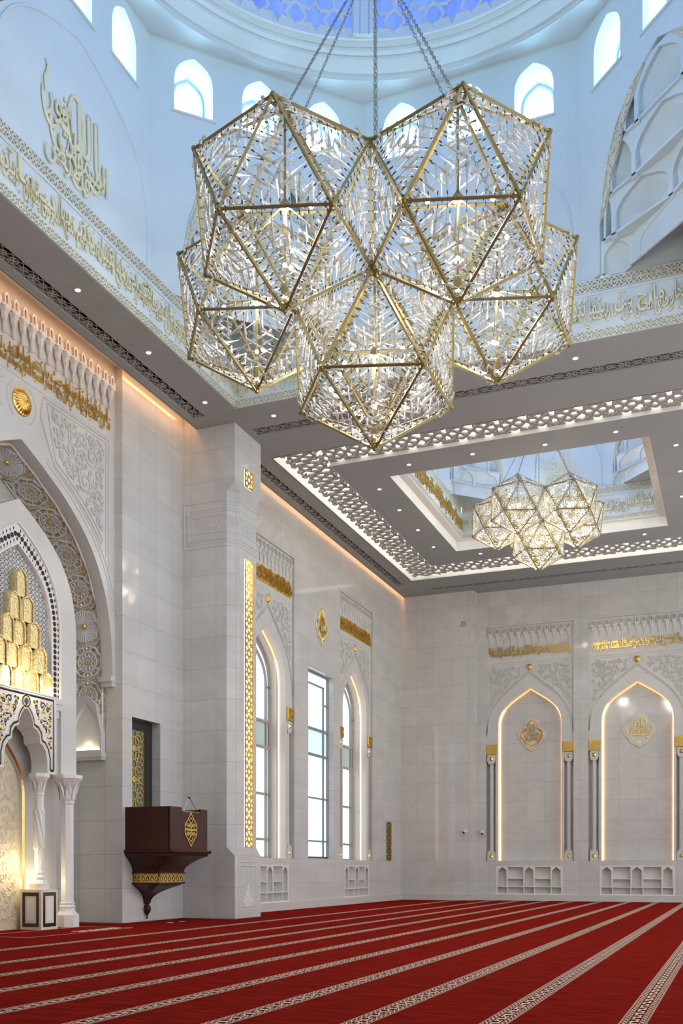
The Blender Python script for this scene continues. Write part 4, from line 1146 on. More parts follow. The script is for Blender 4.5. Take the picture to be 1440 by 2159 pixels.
# inlaid arched front below it
e = empty('inlaid_arch_front', PF @ Matrix.Translation((0, -.22, 0)), 'white stepped arch panel with black and gold floral inlay at the left edge', 'inlaid panel')
half = [(1.14, 3.90), (.80, 3.90), (.80, 4.18), (.74, 4.42), (.62, 4.58), (.52, 4.62), (.50, 4.80), (.40, 4.92), (.26, 4.98), (.24, 5.12), (.17, 5.26), (.09, 5.36), (0, 5.42)]
inn = half[1:] + [(-x, z) for x, z in reversed(half[1:-1])]
O = [(1.14, 3.90)] + inn + [(-1.14, 3.90), (-1.14, 5.86), (1.14, 5.86)]
MB().plate(O[::-1], [], 0, .5).build('panel', MAT['white'], e)
mb = MB()
def band(pts, r, y): mb.tube([(x, y, z) for x, z in pts], r, 4, up=(0, -1, 0), sy=.25)
def grow(o): return [(x*(1+o*1.0), z+o*.55) for x, z in half[1:]]
band([(1.03, 3.98), (1.03, 5.75), (-1.03, 5.75), (-1.03, 3.98)], .035, -.002)
for sx in (-1, 1): band([(sx*x, z) for x, z in [(.90, 3.98)] + grow(.13)[1:]], .026, -.002); band([(sx*.9, 3.98), (sx*1.03, 3.98)], .03, -.002)
mb.tube([(x, -.004, z) for x, z in circ(0, 5.58, .135, 20)[:-1]], .022, 4, closed=True, up=(0, -1, 0), sy=.25); mb.plate(circ(0, 5.58, .075, 16)[:-1], [], -.008, 0)
mb.build('black_inlay', MAT['blackstone'], e)
mb = MB()
for o, r in ((.05, .016), (.20, .016)):
    for sx in (-1, 1): mb.tube([(sx*x, -.003, z) for x, z in grow(o)], r, 4, up=(0, -1, 0), sy=.3)
for r in (.105, .17): mb.tube([(x, -.004, z) for x, z in circ(0, 5.58, r, 20)[:-1]], .014, 4, closed=True, up=(0, -1, 0), sy=.3)
mb.tube([(x, -.003, z) for x, z in [(1.10, 3.92), (1.10, 5.83), (-1.10, 5.83), (-1.10, 3.92)]], .02, 4, up=(0, -1, 0), sy=.3)
mb.build('cream_border', MAT['cream'], e)
poly = [(.22, 5.68), (.98, 5.68), (.98, 4.06), (.93, 4.06), (.90, 4.5), (.74, 4.75), (.62, 5.0), (.42, 5.16), (.32, 5.4)]
L = scrolls(poly, .14, .035, seed=9, margin=.015, tries=1400, turns=1.2)
for sx in (1, -1):
    for k, mt, nm in ((0, 'blackstone', 'black_scroll_pattern'), (1, 'gold', 'gold_scroll_pattern')):
        mb = MB(); relief(mb, [[(sx*x, z) for x, z in l] for i, l in enumerate(L) if i % 2 == k], .018, -.002, .35, 4); mb.build(nm, MAT[mt], e)
# stepped soffit behind the front
e = empty('portal_bracket', PF @ Matrix.Translation((1.36, .02, 5.86)), 'small stepped marble bracket below the dotted band of the portal', 'bracket')
for k, (w, h, nm) in enumerate(((.27, .14, 'upper_block'), (.22, .16, 'middle_block'), (.15, .2, 'lower_block'), (.08, .16, 'foot_block'))):
    z = -sum((.14, .16, .2, .16)[:k]); MB().loft([[(w*math.cos(PI/4+PI/2*i), w*math.sin(PI/4+PI/2*i)*.7, zz) for i in range(4)] for zz in (z-h, z)]).build(nm, MAT['stone'], e)
# the twisted column on its inlaid pedestal
def capital(mb, r0, r1, z0, z1, n=8):
    prof = [(r0*1.12, z0), (r0*1.18, z0+.03), (r0*1.05, z0+.06), (r0*1.12, z0+.10), (r0*1.25, z0+(z1-z0)*.55), (r1*.96, z1-.10), (r1, z1-.09), (r1, z1)]
    mb.loft([oct_ring(r, z) for r, z in prof])
    for k in range(n):
        a = 2*PI*k/n; m = Matrix.Rotation(a, 4, 'Z') @ Matrix.Translation((r0*1.2, 0, z0+.12))
        h = z1-z0-.24
        mb.add([(0, -r0*.42, 0), (0, r0*.42, 0), (.035, r0*.36, h*.55), ((r1-r0)*.62, 0, h*.95), (.035, -r0*.36, h*.55)], [(0, 1, 2, 3, 4)], m)
e = empty('twisted_column', PF @ Matrix.Translation((.80, .04, 0)), 'small white column with a twisted middle on the black inlaid pedestal', 'column')
mb = MB(); mb.loft([oct_ring(.12, z) for z in (1.35, 1.6, 3.35)]); mb.loft([oct_ring(.16, 1.22), oct_ring(.17, 1.30), oct_ring(.13, 1.36), oct_ring(.14, 1.42), oct_ring(.12, 1.46)]); mb.build('shaft', MAT['white'], e)
mb = MB(); n = 48; R = []
for i in range(33):
    z = 2.0+1.0*i/32; R.append([((.112+.034*abs(math.sin(4*(2*PI*k/n)+z*6)))*math.cos(2*PI*k/n), (.112+.034*abs(math.sin(4*(2*PI*k/n)+z*6)))*math.sin(2*PI*k/n), z) for k in range(n)])
mb.loft(R); mb.build('twisted_shaft', MAT['white'], e, True)
mb = MB(); capital(mb, .12, .27, 3.35, 3.90); mb.build('capital', MAT['white'], e)
mb = MB(); mb.loft([oct_ring(.25, 1.0), oct_ring(.25, 1.14), oct_ring(.17, 1.24)]); mb.build('base', MAT['white'], e)
e = empty('pedestal', PF @ Matrix.Translation((.80, .04, 0)), 'square cream pedestal with black marble inlay under the twisted column', 'pedestal')
mb = MB(); mb.box(-.32, .32, -.32, .32, 0, 1.0); mb.build('block', MAT['cream'], e)
for m in (Matrix.Translation((0, -.32, 0)), Matrix.Translation((-.32, 0, 0)) @ Matrix.Rotation(-PI/2, 4, 'Z')):
    mb = MB(m); mb.plate(rect(-.25, .25, .07, .93), [rect(-.17, .17, .16, .84)], -.006, 0); mb.build('black_inlay', MAT['blackstone'], e)
    mb = MB(m); mb.plate(rect(-.11, .11, .22, .78), [], -.006, 0); mb.build('white_inlay', MAT['white'], e)
# tall octagonal column carrying the portal
e = empty('portal_column', PF @ Matrix.Translation((1.90, .02, 0)), 'tall plain octagonal white column under the right side of the portal', 'column')
MB().loft([oct_ring(.17, .62), oct_ring(.165, 3.2)]).build('shaft', MAT['white'], e)
mb = MB(); mb.loft([oct_ring(.31, 0), oct_ring(.31, .32), oct_ring(.21, .42), oct_ring(.20, .50), oct_ring(.22, .52), oct_ring(.19, .58), oct_ring(.205, .62), oct_ring(.17, .66)]); mb.build('base', MAT['white'], e)
mb = MB(); capital(mb, .17, .40, 3.2, 3.95); mb.build('capital', MAT['white'], e)
# inner walls and the gold-edged inner niche at the picture's left edge
mb = MB(PF); mb.box(-2.2, 2.2, .60, .75, 0, 6.0); mb.box(1.14, 1.62, .10, .62, 3.92, 5.86); struct('wall_left', mb, MAT['stone'])
e = empty('inner_niche', PF @ Matrix.Translation((0, .45, 0)), 'gold-edged curved inner niche glowing at the far left edge', 'niche')
NA = arch(.66, .0, 3.3, 4.6, 12)
mb = MB(); mb.sweep(NA, [(0, .0), (.05, -.04), (.10, 0)]); mb.build('gold_moulding', MAT['gold'], e)
mb = MB(); relief(mb, scrolls([(-.62, .1), (.62, .1), (.62, 3.3), (.3, 4.2), (0, 4.4), (-.3, 4.2), (-.62, 3.3)], .14, .05, seed=4, tries=900), .012, .08, .6, 4); mb.build('scroll_relief', MAT['cream'], e)
MB().plate(NA, [], .09, .12).build('back_panel', MAT['cream'], e)
# niche lights
def area(m, sx, sy, power, col, name):
    l = bpy.data.lights.new(name, 'AREA'); l.shape = 'RECTANGLE'; l.size = sx; l.size_y = sy; l.energy = power; l.color = col
    o = bpy.data.objects.new(name, l); COL.objects.link(o); o.matrix_world = m; return o
def point(p, power, col, r, name):
    l = bpy.data.lights.new(name, 'POINT'); l.energy = power; l.color = col; l.shadow_soft_size = r
    o = bpy.data.objects.new(name, l); COL.objects.link(o); o.location = p; return o
wp = PF @ Vector((1.18, -.05, 6.0)); point(tuple(wp), 16, (1., .80, .48), .05, 'niche_lamp')
wp = PF @ Vector((1.18, .30, 1.15)); point(tuple(wp), 9, (1., .80, .5), .05, 'niche_lamp')
wp = PF @ Vector((.0, -.35, 6.2)); point(tuple(wp), 38, (1., .82, .5), .06, 'niche_lamp')
wp = PF @ Vector((.35, .15, 1.6)); point(tuple(wp), 14, (1., .74, .4), .05, 'niche_lamp')

point((-16.98, 23.352, 4.93), 5, (1., .78, .5), .03, 'alcove_lamp')
# ---- imam's mat motif and floor sockets
e = empty('woven_mat', Matrix.Translation((-15.2, 20.6, 0)), 'red mat with thin cream border and ornament in front of the niche', 'mat')
MB().box(-.75, .85, -3.0, 1.15, .001, .006).build('mat_field', MAT['carpet'], e)
cl = simple('cream_wool', (.66, .52, .40), .95)
mb = MB(); mb.plate(rect(-.70, .80, -2.95, 1.10), [rect(-.68, .78, -2.92, 1.07)], 0, .003, Matrix(((1,0,0,0), (0,0,1,0), (0,1,0,.006), (0,0,0,1)))); mb.build('border', cl, e)
mb = MB(); relief(mb, scrolls(rect(.30, .70, -.9, .9), .12, .04, seed=12), .016, 0, .4, 4, Matrix(((1,0,0,0), (0,0,1,0), (0,1,0,.009), (0,0,0,1)))); mb.build('ornament', cl, e)
for i, ((u, v), lab) in enumerate((((157, 1953.5), 'small white floor socket plate beside the tall octagonal column'), ((358, 1945.4), 'small white floor socket plate below the pulpit, left of two'), ((384, 1943), 'small white floor socket plate below the pulpit, right of two'))):
    x, y = ceil_pt(u, v, 0.)
    o = MB().box(-.07, .07, -.07, .07, 0, .008).build('floor_socket', MAT['plasticw']); o.location = (x, y, 0); tag(o, lab, 'floor socket', 'floor sockets')
# ================================================================ domes
OA, OHW, OZ = 7.3, 3.024, 6.65            # octagon apothem, half face, height above the lettered band
winglow = emit('sunlit_dome_window', (.50, .80, 1.), 8.0)
domeblue, dnt, db = nodes('blue_glass_dome')
g = N(dnt, 'ShaderNodeNewGeometry'); mp = N(dnt, 'ShaderNodeMapping'); mp.inputs['Scale'].default_value = (1.2, 1.2, .35)
dnt.links.new(g.outputs['Position'], mp.inputs[0]); t = N(dnt, 'ShaderNodeTexNoise', i_Scale=1.4, i_Detail=5., i_Distortion=.8); dnt.links.new(mp.outputs[0], t.inputs['Vector'])
dc = mixc(dnt, t.outputs['Fac'], (.05, .12, .62, 1), (.28, .42, .86, 1)); dnt.links.new(dc, db.inputs['Base Color']); dnt.links.new(dc, db.inputs['Emission Color']); db.inputs['Emission Strength'].default_value = .62; db.inputs['Roughness'].default_value = .3
WX = (-1.86, 0, 1.86)
def wshape(cx): return [(cx+x, z) for x, z in arch(.52, 4.86, 5.66, 6.36, 8, .6, (.62, .78))]
SQ = [(-2.14, 0), (-2.14, 1.2), (-2.02, 1.95), (-1.80, 2.75), (-1.49, 3.4), (-1.0, 3.90), (-.45, 4.16), (0, 4.36)]
SQL = SQ + [(-x, z) for x, z in reversed(SQ[:-1])]
def octwall(squinch):
    mb = MB(Matrix.Translation((0, OA, 0)))
    H = [wshape(x) for x in WX]
    if squinch:
        outer = [(-OHW, 0)] + SQL + [(OHW, 0), (OHW, OZ+.02), (-OHW, OZ+.02)]
        mb.plate(outer, H, 0, .12, back=False)
    else: mb.plate(rect(-OHW, OHW, 0, OZ+.02), H, 0, .12, back=False)
    for h in H: mb.sweep(h, [(0, .10), (-.05, .80)])
    for cx in WX:
        mb.box(cx-.60, cx+.60, -.05, .02, 4.80, 4.855); mb.box(cx-.52, cx+.52, .0, .8, 4.80, 4.862)
        ins = [(cx+x, z) for x, z in arch(.40, 4.87, 5.62, 6.20, 8, .6, (.62, .78))]
        mb.plate([(cx-.5, 4.87)]+[(cx+(x-cx)*.96, z) for x, z in wshape(cx)][1:-1]+[(cx+.5, 4.87)]+ins[::-1], [], .72, .74)
        mb.sweep(ins, [(.045, .72), (.04, .69), (0, .69), (0, .80)])
    if not squinch:                                        # shallow blind arch
        B = arch(2.86, 0, 1.3, 4.15, 20, .62, (.66, .84)); mb.sweep(B, [(.035, .0), (.03, -.035), (-.01, -.035), (-.02, .0)])
    return mb
axis_me = octwall(False).build('tmp', MAT['plaster']); diag_me = octwall(True).build('tmp', MAT['plaster'])
am, dmh = axis_me.data, diag_me.data; bpy.data.objects.remove(axis_me); bpy.data.objects.remove(diag_me)
pm = MB(); pm.plate(wshape(0), [], .80, .83); po = pm.build('tmp', winglow); pme = po.data; bpy.data.objects.remove(po)
def D(cx, cy, zb, s): return Matrix.Translation((cx, cy, zb)) @ Matrix.Scale(s, 4)
WN = [10]
MAIN = D(CX, CY, 16.6, 1.); SMALL = D(DX, DY, 16.85, .60)
def rotz(k): return Matrix.Rotation(k*PI/4, 4, 'Z')
def drum(M, name):
    for k in range(8):
        o = bpy.data.objects.new('wall_'+name, am if k % 2 == 0 else dmh); COL.objects.link(o); o.matrix_world = M @ rotz(k); o['kind'] = 'structure'
        for x in WX:
            WN[0] += 1
            w = bpy.data.objects.new('window_%d' % WN[0], pme); COL.objects.link(w); w.matrix_world = M @ rotz(k) @ Matrix.Translation((x, OA, 0)); w['kind'] = 'structure'
    # soffit, ring cornice and dome
    mb = MB(M @ Matrix(((1,0,0,0), (0,0,1,0), (0,-1,0,OZ), (0,0,0,1))))
    R8 = OA/math.cos(PI/8); mb.plate([(R8*math.cos(PI/8+PI/4*k), R8*math.sin(PI/8+PI/4*k)) for k in range(8)], [circ(0, 0, 6.9, 64)[:-1]], -.05, 0)
    struct('ceiling', mb, MAT['plaster'])
    mb = MB(M); mb.lathe([(7.02, 6.67), (6.98, 6.56), (6.93, 6.53), (6.90, 6.62), (6.84, 6.66), (6.80, 6.62), (6.50, 6.76), (6.46, 6.84), (6.40, 6.80), (6.30, 6.83), (6.27, 6.90), (6.20, 6.88), (6.12, 6.95), (6.02, 6.93), (6.0, 7.1), (6.06, 7.2)], 96, cap=False)
    struct('cornice', mb, MAT['plaster'], smooth=False)
    mb = MB(M); mb.lathe([(6.06*math.cos(PI/2*i/20), 6.95+5.6*math.sin(PI/2*i/20)) for i in range(21)], 64, cap=False); struct('ceiling_dome', mb, domeblue, smooth=True)
drum(MAIN, 'drum'); drum(SMALL, 'drum')
# lattice of the big dome: one panel per eighth, and the ribs between them
def on_dome(s, h, lift=.05):
    ph = h/6.0; r = (6.06-lift)*math.cos(ph); return (r*math.sin(s/6.0), r*math.cos(s/6.0), 6.95+(5.6-lift)*math.sin(ph))
def lat_panel():
    mb = MB(); p = 1.04; half = 2.06
    def seg(a, b):
        pts = [(a[0]+(b[0]-a[0])*i/3, a[1]+(b[1]-a[1])*i/3) for i in range(4)]
        if all(-half <= q[0]*1.0 <= half and -.05 <= q[1] < 5 for q in pts): mb.tube([on_dome(s*math.cos(max(0, h)/6.0)**0, h) for s, h in pts], .05, 4, cap=True)
        else:
            c = [(max(-half, min(half, q[0])), max(-.04, q[1])) for q in pts]
            if any(-half < q[0] < half and q[1] > -.04 for q in pts): mb.tube([on_dome(s, h) for s, h in c], .05, 4)
    for j in range(4):
        for i in range(-2, 3):
            cx = i*p+(p/2 if j % 2 else 0); cz = .42+j*p*.866
            st = [(cx+(.46 if q % 2 == 0 else .235)*math.sin(PI*q/6), cz+(.46 if q % 2 == 0 else .235)*math.cos(PI*q/6)) for q in range(12)]
            for q in range(12): seg(st[q], st[(q+1) % 12])
            for q in range(0, 12, 2):
                a = PI*q/6; seg(st[q], (cx+.60*math.sin(a), cz+.60*math.cos(a)))
    return mb
lp = lat_panel().build('tmp', MAT['plaster']); lme = lp.data; bpy.data.objects.remove(lp)
mb = MB()
for off in (-.21, .21):
    mb.tube([on_dome(off*math.cos(h/6.)+0, h, .09) for h in [i*.45 for i in range(15)]], .13, 6)
mb.tube([on_dome(0, h, .02) for h in [i*.45 for i in range(15)]], .20, 6)
rb = mb.build('tmp', MAT['plaster']); rme_ = rb.data; bpy.data.objects.remove(rb)
DIRS = ['facing panel left of the central rib', 'panel right of the central rib']
for k in range(8):
    o = bpy.data.objects.new('ceiling_lattice', lme); COL.objects.link(o); o.matrix_world = MAIN @ rotz(k); o['kind'] = 'structure'
    o = bpy.data.objects.new('ceiling_rib', rme_); COL.objects.link(o); o.matrix_world = MAIN @ rotz(k+.5); o['kind'] = 'structure'

# ---- corner squinches
def squinch():
    mb = MB(Matrix.Translation((0, OA, 0)))
    def tier(plan, z0, zs, z1, depth=.30, blind=()):
        for i, (a, b) in enumerate(zip(plan[:-1], plan[1:])):
            L = math.hypot(b[0]-a[0], b[1]-a[1]); an = math.atan2(b[1]-a[1], b[0]-a[0])
            m = Matrix.Translation((a[0], a[1], 0)) @ Matrix.Rotation(an, 4, 'Z')
            hw = L/2-.07; A = [(L/2+x, z) for x, z in arch(hw, z0, zs, z1-.08, 8, .55, (.62, .72))]
            if i in blind:
                mb.plate(rect(0, L, z0, z1), [], 0, .05, m); mb.sweep([(L/2+(x-L/2)*.82, z) for x, z in A], [(.02, 0), (.02, -.03), (-.02, -.03), (-.02, 0)], m=m)
                continue
            mb.plate([(0, z0)] + A + [(L, z0), (L, z1), (0, z1)], [], 0, .05, m)
            mb.sweep(A, [(0, .04), (0, .12)], m=m)
            if i: mb.box(-.09, .09, .02, .16, z0-.03, z1, m)
            # folded back: two leaves meeting in a crease, leaning forward at the top
            q = [(hw, zs)]
            zt = z1-.05
            mb.add([(.05, .12, z0), (L/2, depth, z0), (L-.05, .12, z0), (.05, .12, zs), (L/2, depth, zs), (L-.05, .12, zs), (L/2, .10, zt), (.05, .10, zt), (L-.05, .10, zt)],
                   [(0, 1, 4, 3), (1, 2, 5, 4), (3, 4, 6), (4, 5, 6), (3, 6, 7), (5, 8, 6)], m)
    def ledge(plan, z, back=1.6):
        mb.add([(x, y, z) for x, y in plan] + [(plan[-1][0], back, z), (plan[0][0], back, z)] + [(x, y, z+.06) for x, y in plan], [tuple(range(len(plan)+2))] + [(i, i+1, len(plan)+3+i, len(plan)+2+i) for i in range(len(plan)-1)])
    P1 = [(-2.12, .03), (-1.45, .46), (1.45, .46), (2.12, .03)]
    tier(P1, 0, .32, .80, .34, blind=(1,))
    P2 = [(-2.02, .03), (-1.72, .10), (0, .40), (1.72, .10), (2.02, .03)]
    ledge(P2, .76); tier(P2, .74, 1.15, 1.82, .50)
    P3 = [(-1.76, .03), (-.98, .11), (.98, .11), (1.76, .03)]
    ledge(P3, 1.78); tier(P3, 1.76, 2.2, 2.97, .58)
    P4 = [(-1.24, .03), (-.80, .04), (.80, .04), (1.24, .03)]
    ledge(P4, 2.93, 1.2); tier(P4, 2.91, 3.35, 4.24, .55)
    mb.add([(-2.3, .02, 0), (0, 2.6, 0), (2.3, .02, 0), (-2.3, .02, 4.5), (0, 2.6, 4.5), (2.3, .02, 4.5)], [(0, 1, 4, 3), (1, 2, 5, 4), (3, 4, 5)])
    return mb
sq = squinch().build('tmp', MAT['plaster']); sqm = sq.data; bpy.data.objects.remove(sq)
pl = [(-2.12, 1.25), (-2.0, 1.95), (-1.78, 2.75), (-1.47, 3.37), (-.98, 3.88), (-.50, 4.10), (-.98, 3.52), (-1.25, 3.10), (-1.42, 2.70), (-1.66, 2.30), (-1.78, 1.85)]
arl = scrolls(pl, .22, .045, seed=31, margin=.005, tries=1800, turns=1.3)
def arab(sx):
    mb = MB(Matrix.Translation((0, OA-.0, 0))); relief(mb, [[(sx*x, z) for x, z in l] for l in arl], .045, .0, .8)
    mb.tube([(sx*x, 0, z) for x, z in pl[:6]], .03, 5)
    mb.plate([(sx*x, z) for x, z in pl][::(-1 if sx > 0 else 1)], [], .01, .05)
    return mb
ao = [arab(s).build('tmp', MAT['palerelief']) for s in (-1, 1)]; arm = [o.data for o in ao]
for o in ao: bpy.data.objects.remove(o)
for M, nm in ((MAIN, 'large dome chamber'), (SMALL, 'small far dome chamber')):
    for k, sd in ((1, 'left'), (-1, 'right')):
        e = empty('corner_squinch', M @ rotz(k), 'white tiered stalactite corner vault at the far %s of the %s' % (sd, nm), 'corner vault', 'stalactite corner vaults')
        o = bpy.data.objects.new('niche_tiers', sqm); COL.objects.link(o); o.parent = e
        for q, mesh in zip(('left', 'right'), arm):
            o = bpy.data.objects.new('arabesque_relief', mesh); COL.objects.link(o); o.parent = e; o['label'] = 'pale gold scroll relief'

# ---- lettered bands at the foot of the chambers
def border_tile(L, h):
    S = []; t = .011
    n = 4; p = L/n
    for i in range(n):
        c = p*(i+.5)
        S += [(circ(c, h/2, h*.30, 10), t), ([(c-p/2, h/2), (c, h*.9), (c+p/2, h/2), (c, h*.1), (c-p/2, h/2)], t), ([(c-p/2, h*.12), (c-p*.2, h*.5), (c-p/2, h*.88)], t), ([(c+p/2, h*.12), (c+p*.2, h*.5), (c+p/2, h*.88)], t), (circ(c, h/2, h*.10, 6), t)]
    S += [([(0, .012), (L, .012)], .014), ([(0, h-.012), (L, h-.012)], .014)]
    return S
def letter_band(m, half, H, words, label, per, gold=False):
    e = empty('calligraphy_frieze', m, label, 'calligraphy frieze', 'lettered friezes under the domes')
    b = .15*H; mb = MB(); mb.box(-half, half, -.012, .30, .004, H-b*1.6); mb.box(-half, half, .06, .30, H-b*1.7, H); mb.box(-half, half, -.035, .01, H-b*1.95, H-b*1.75); mb.box(-half, half, -.03, .01, b*.98, b*1.06)
    mb.build('panel', MAT['plaster'], e)
    n = int(round(2*half/1.0)); L = 2*half/n
    vs, fs = pierced(border_tile(L, b), 0, L, 0, b, .0125, -.042, -.010, back=False)
    mb = MB(); array_mesh(mb, vs, fs, [(-half+L*i, 0, 0) for i in range(n)]); mb.build('lower_border', MAT['palerelief'], e)
    mb = MB(); array_mesh(mb, [(x, y, z*1.35) for x, y, z in vs], fs, [(-half+L*i, .06, H-b*1.5) for i in range(n)]); mb.build('upper_border', MAT['palerelief'], e)
    mb = MB(); W = words; cw = 2*half/len(W)
    for i, c in enumerate(W):
        c = c.split(); bx = half-i*cw; ax = bx-cw; h = (len(c)+1)//2; z0 = b*1.25; z1 = H-b*2.1; q = z1-z0
        put_text(mb, ' '.join(c[:h]), ax+cw*.10, bx-cw*.01, z0, z0+.80*q, -.01, .035, .016)
        if c[h:]: put_text(mb, ' '.join(c[h:]), ax-cw*.04, bx-cw*.16, z0+.22*q, z1, -.024, .035, .016)
        for _ in range(5):
            x = ax+rnd.random()*cw; z = z0+q*rnd.choice((.1, .55, .8, .93)); mb.tube([(x, -.02, z), (x+.05, -.03, z+.035)], .011, 4); mb.tube([(x+.03, -.02, z-.02), (x+.08, -.03, z+.015)], .011, 4)
    mb.build('lettering', MAT['goldleaf'] if gold else MAT['palegold'], e)
R5 = ['خلق الإنسان من صلصال كالفخار', 'وخلق الجان من مارج من', 'نار فبأي آلاء ربكما تكذبان', 'يرسل عليكما شواظ من نار', 'ونحاس فلا تنتصران', 'فبأي آلاء ربكما تكذبان', 'فإذا انشقت السماء فكانت', 'وردة كالدهان فبأي آلاء', 'ربكما تكذبان فيومئذ لا', 'يسأل عن ذنبه إنس']
L5 = ['ولا جان فبأي آلاء', 'ربكما تكذبان يعرف', 'المجرمون بسيماهم', 'فيؤخذ بالنواصي والأقدام', 'فبأي آلاء ربكما تكذبان', 'هذه جهنم التي يكذب بها', 'المجرمون يطوفون بينها', 'وبين حميم آن فبأي', 'آلاء ربكما تكذبان ولمن', 'خاف مقام ربه جنتان']
letter_band(frame(CX, CY+H1, 15., 0), H1, 1.6, [R5[i] for i in (0, 1, 2, 3, 4, 5, 6, 7, 8, 9)], 'pale gold lettered frieze on the far side of the large dome opening', 10)
letter_band(frame(CX-H1+.0, CY, 15., LEFT), H1, 1.6, L5, 'pale gold lettered frieze on the left side of the large dome opening', 10)
letter_band(frame(DX, DY+4.0, 15.4, 0), 4.0, 1.45, R5[2:8], 'lettered frieze on the far side of the small dome opening', 6)
letter_band(frame(DX-4.0, DY, 15.4, LEFT), 4.0, 1.45, L5[2:8], 'gold lettered frieze on the left side of the small dome opening', 6, True)
# plain returns of the other sides and the stepped lining of the small opening
mb = MB(); mb.box(CX+H1-.012, CX+H1+.3, CY-H1, CY+H1, 15.004, 16.6); mb.box(CX-H1, CX+H1, CY-H1-.3, CY-H1+.012, 15.004, 16.6)
mb.box(CX-OA-.3, CX-H1-.28, CY-OA-.3, CY+OA+.3, 16.3, 16.6); mb.box(CX-OA-.3, CX+OA+.3, CY+H1+.28, CY+OA+.3, 16.3, 16.6)
struct('trim_10', mb, MAT['plaster'])
mb = MB()
mb.box(DX-4.34, DX-4.265, DY-4.5, DY+4.18, 15.003, 15.42); mb.box(DX+4.265, DX+4.34, DY-4.5, DY+4.18, 15.003, 15.42); mb.box(DX-4.34, DX+4.34, DY+4.165, DY+4.24, 15.003, 15.42); mb.box(DX-4.3, DX+4.3, DY-4.56, DY-4.485, 15.003, 15.42)
mb.box(DX-4.5, DX-3.96, DY-4.5, DY+4.5, 15.385, 15.45); mb.box(DX+3.96, DX+4.5, DY-4.5, DY+4.5, 15.385, 15.45); mb.box(DX-4.5, DX+4.5, DY+3.96, DY+4.5, 15.388, 15.452); mb.box(DX-4.5, DX+4.5, DY-4.56, DY-4.0, 15.39, 15.45)
mb.box(DX+4.0, DX+4.3, DY-4.0, DY+4.0, 15.45, 16.85); mb.box(DX-4.0, DX+4.0, DY-4.3, DY-4.0, 15.45, 16.85)
struct('trim_11', mb, MAT['cove'])

# ---- the big calligraphy emblems
def emblem(m, r, label):
    e = empty('calligraphy_emblem', m, label, 'calligraphy', 'heart-shaped gold calligraphy emblems')
    mb = MB(); put_text(mb, 'الله', -.55*r, .74*r, .02*r, 1.02*r, 0, .04, .006); put_text(mb, 'نور', -.98*r, -.30*r, .12*r, .86*r, -.014, .04, .006)
    put_text(mb, 'السموات', -.60*r, 1.06*r, -.52*r, .30*r, -.028, .04, .006); put_text(mb, 'والأرض', -1.02*r, .40*r, -.80*r, .02*r, -.042, .04, .006)
    mb.build('lettering', MAT['palegold'], e)
    def curl(mb, pts, w): mb.tube([(x*r, -.03, z*r) for x, z in pts], w*r, 5, up=(0, -1, 0), sy=.6, taper=lambda t: .45+.75*math.sin(PI*min(1, t*1.1)))
    mb = MB(); curl(mb, [(.42*math.cos(t)*.62-.02, .50+.60*math.sin(t)) for t in [2.6-.32*i for i in range(22)]], .05); mb.build('looped_stroke', MAT['palegold'], e)
    for cx, cz, w, h in ((-.80, .10, .28, .9), (-.54, -.28, .30, .85), (-.26, -.50, .28, .8), (.04, -.62, .26, .8), (.34, -.56, .26, .8), (.62, -.36, .26, .75), (.84, -.05, .2, .7)):
        mb = MB(); curl(mb, [(cx-w*math.cos(t), cz+h*.5-h*.62*math.sin(t)) for t in [-.15+.27*i for i in range(13)]], .042); mb.build('hanging_stroke', MAT['palegold'], e)
    mb = MB(); curl(mb, [(-.98, .55), (-1.0, .8), (-.93, .95), (-.90, 1.1), (-.97, 1.2)], .04); mb.build('rising_stroke', MAT['palegold'], e)
emblem(MAIN @ rotz(2) @ Matrix.Translation((-.12, OA, 1.46)), 1.12, 'pale gold heart-shaped calligraphy on the left wall under the large dome')
emblem(MAIN @ Matrix.Translation((0, OA, 1.5)), 1.12, 'pale gold heart-shaped calligraphy seen through the large chandelier')
emblem(SMALL @ Matrix.Translation((0, OA, 1.75)), 1.12, 'gold heart-shaped calligraphy on the far wall under the small dome')
# ================================================================ chandeliers
def milky():
    m, nt, b = nodes('milky_glass'); nt.nodes.remove(b); out = nt.nodes['Material Output']
    d = N(nt, 'ShaderNodeBsdfDiffuse'); d.inputs[0].default_value = (.95, .95, .94, 1); t = N(nt, 'ShaderNodeBsdfTranslucent'); t.inputs[0].default_value = (.90, .90, .87, 1)
    gl = N(nt, 'ShaderNodeBsdfGlossy'); gl.inputs['Roughness'].default_value = .12
    m1 = N(nt, 'ShaderNodeMixShader'); m1.inputs[0].default_value = .55; nt.links.new(d.outputs[0], m1.inputs[1]); nt.links.new(t.outputs[0], m1.inputs[2])
    fr = N(nt, 'ShaderNodeFresnel', i_IOR=1.45); m2 = N(nt, 'ShaderNodeMixShader'); nt.links.new(fr.outputs[0], m2.inputs[0]); nt.links.new(m1.outputs[0], m2.inputs[1]); nt.links.new(gl.outputs[0], m2.inputs[2])
    nt.links.new(m2.outputs[0], out.inputs[0]); return m
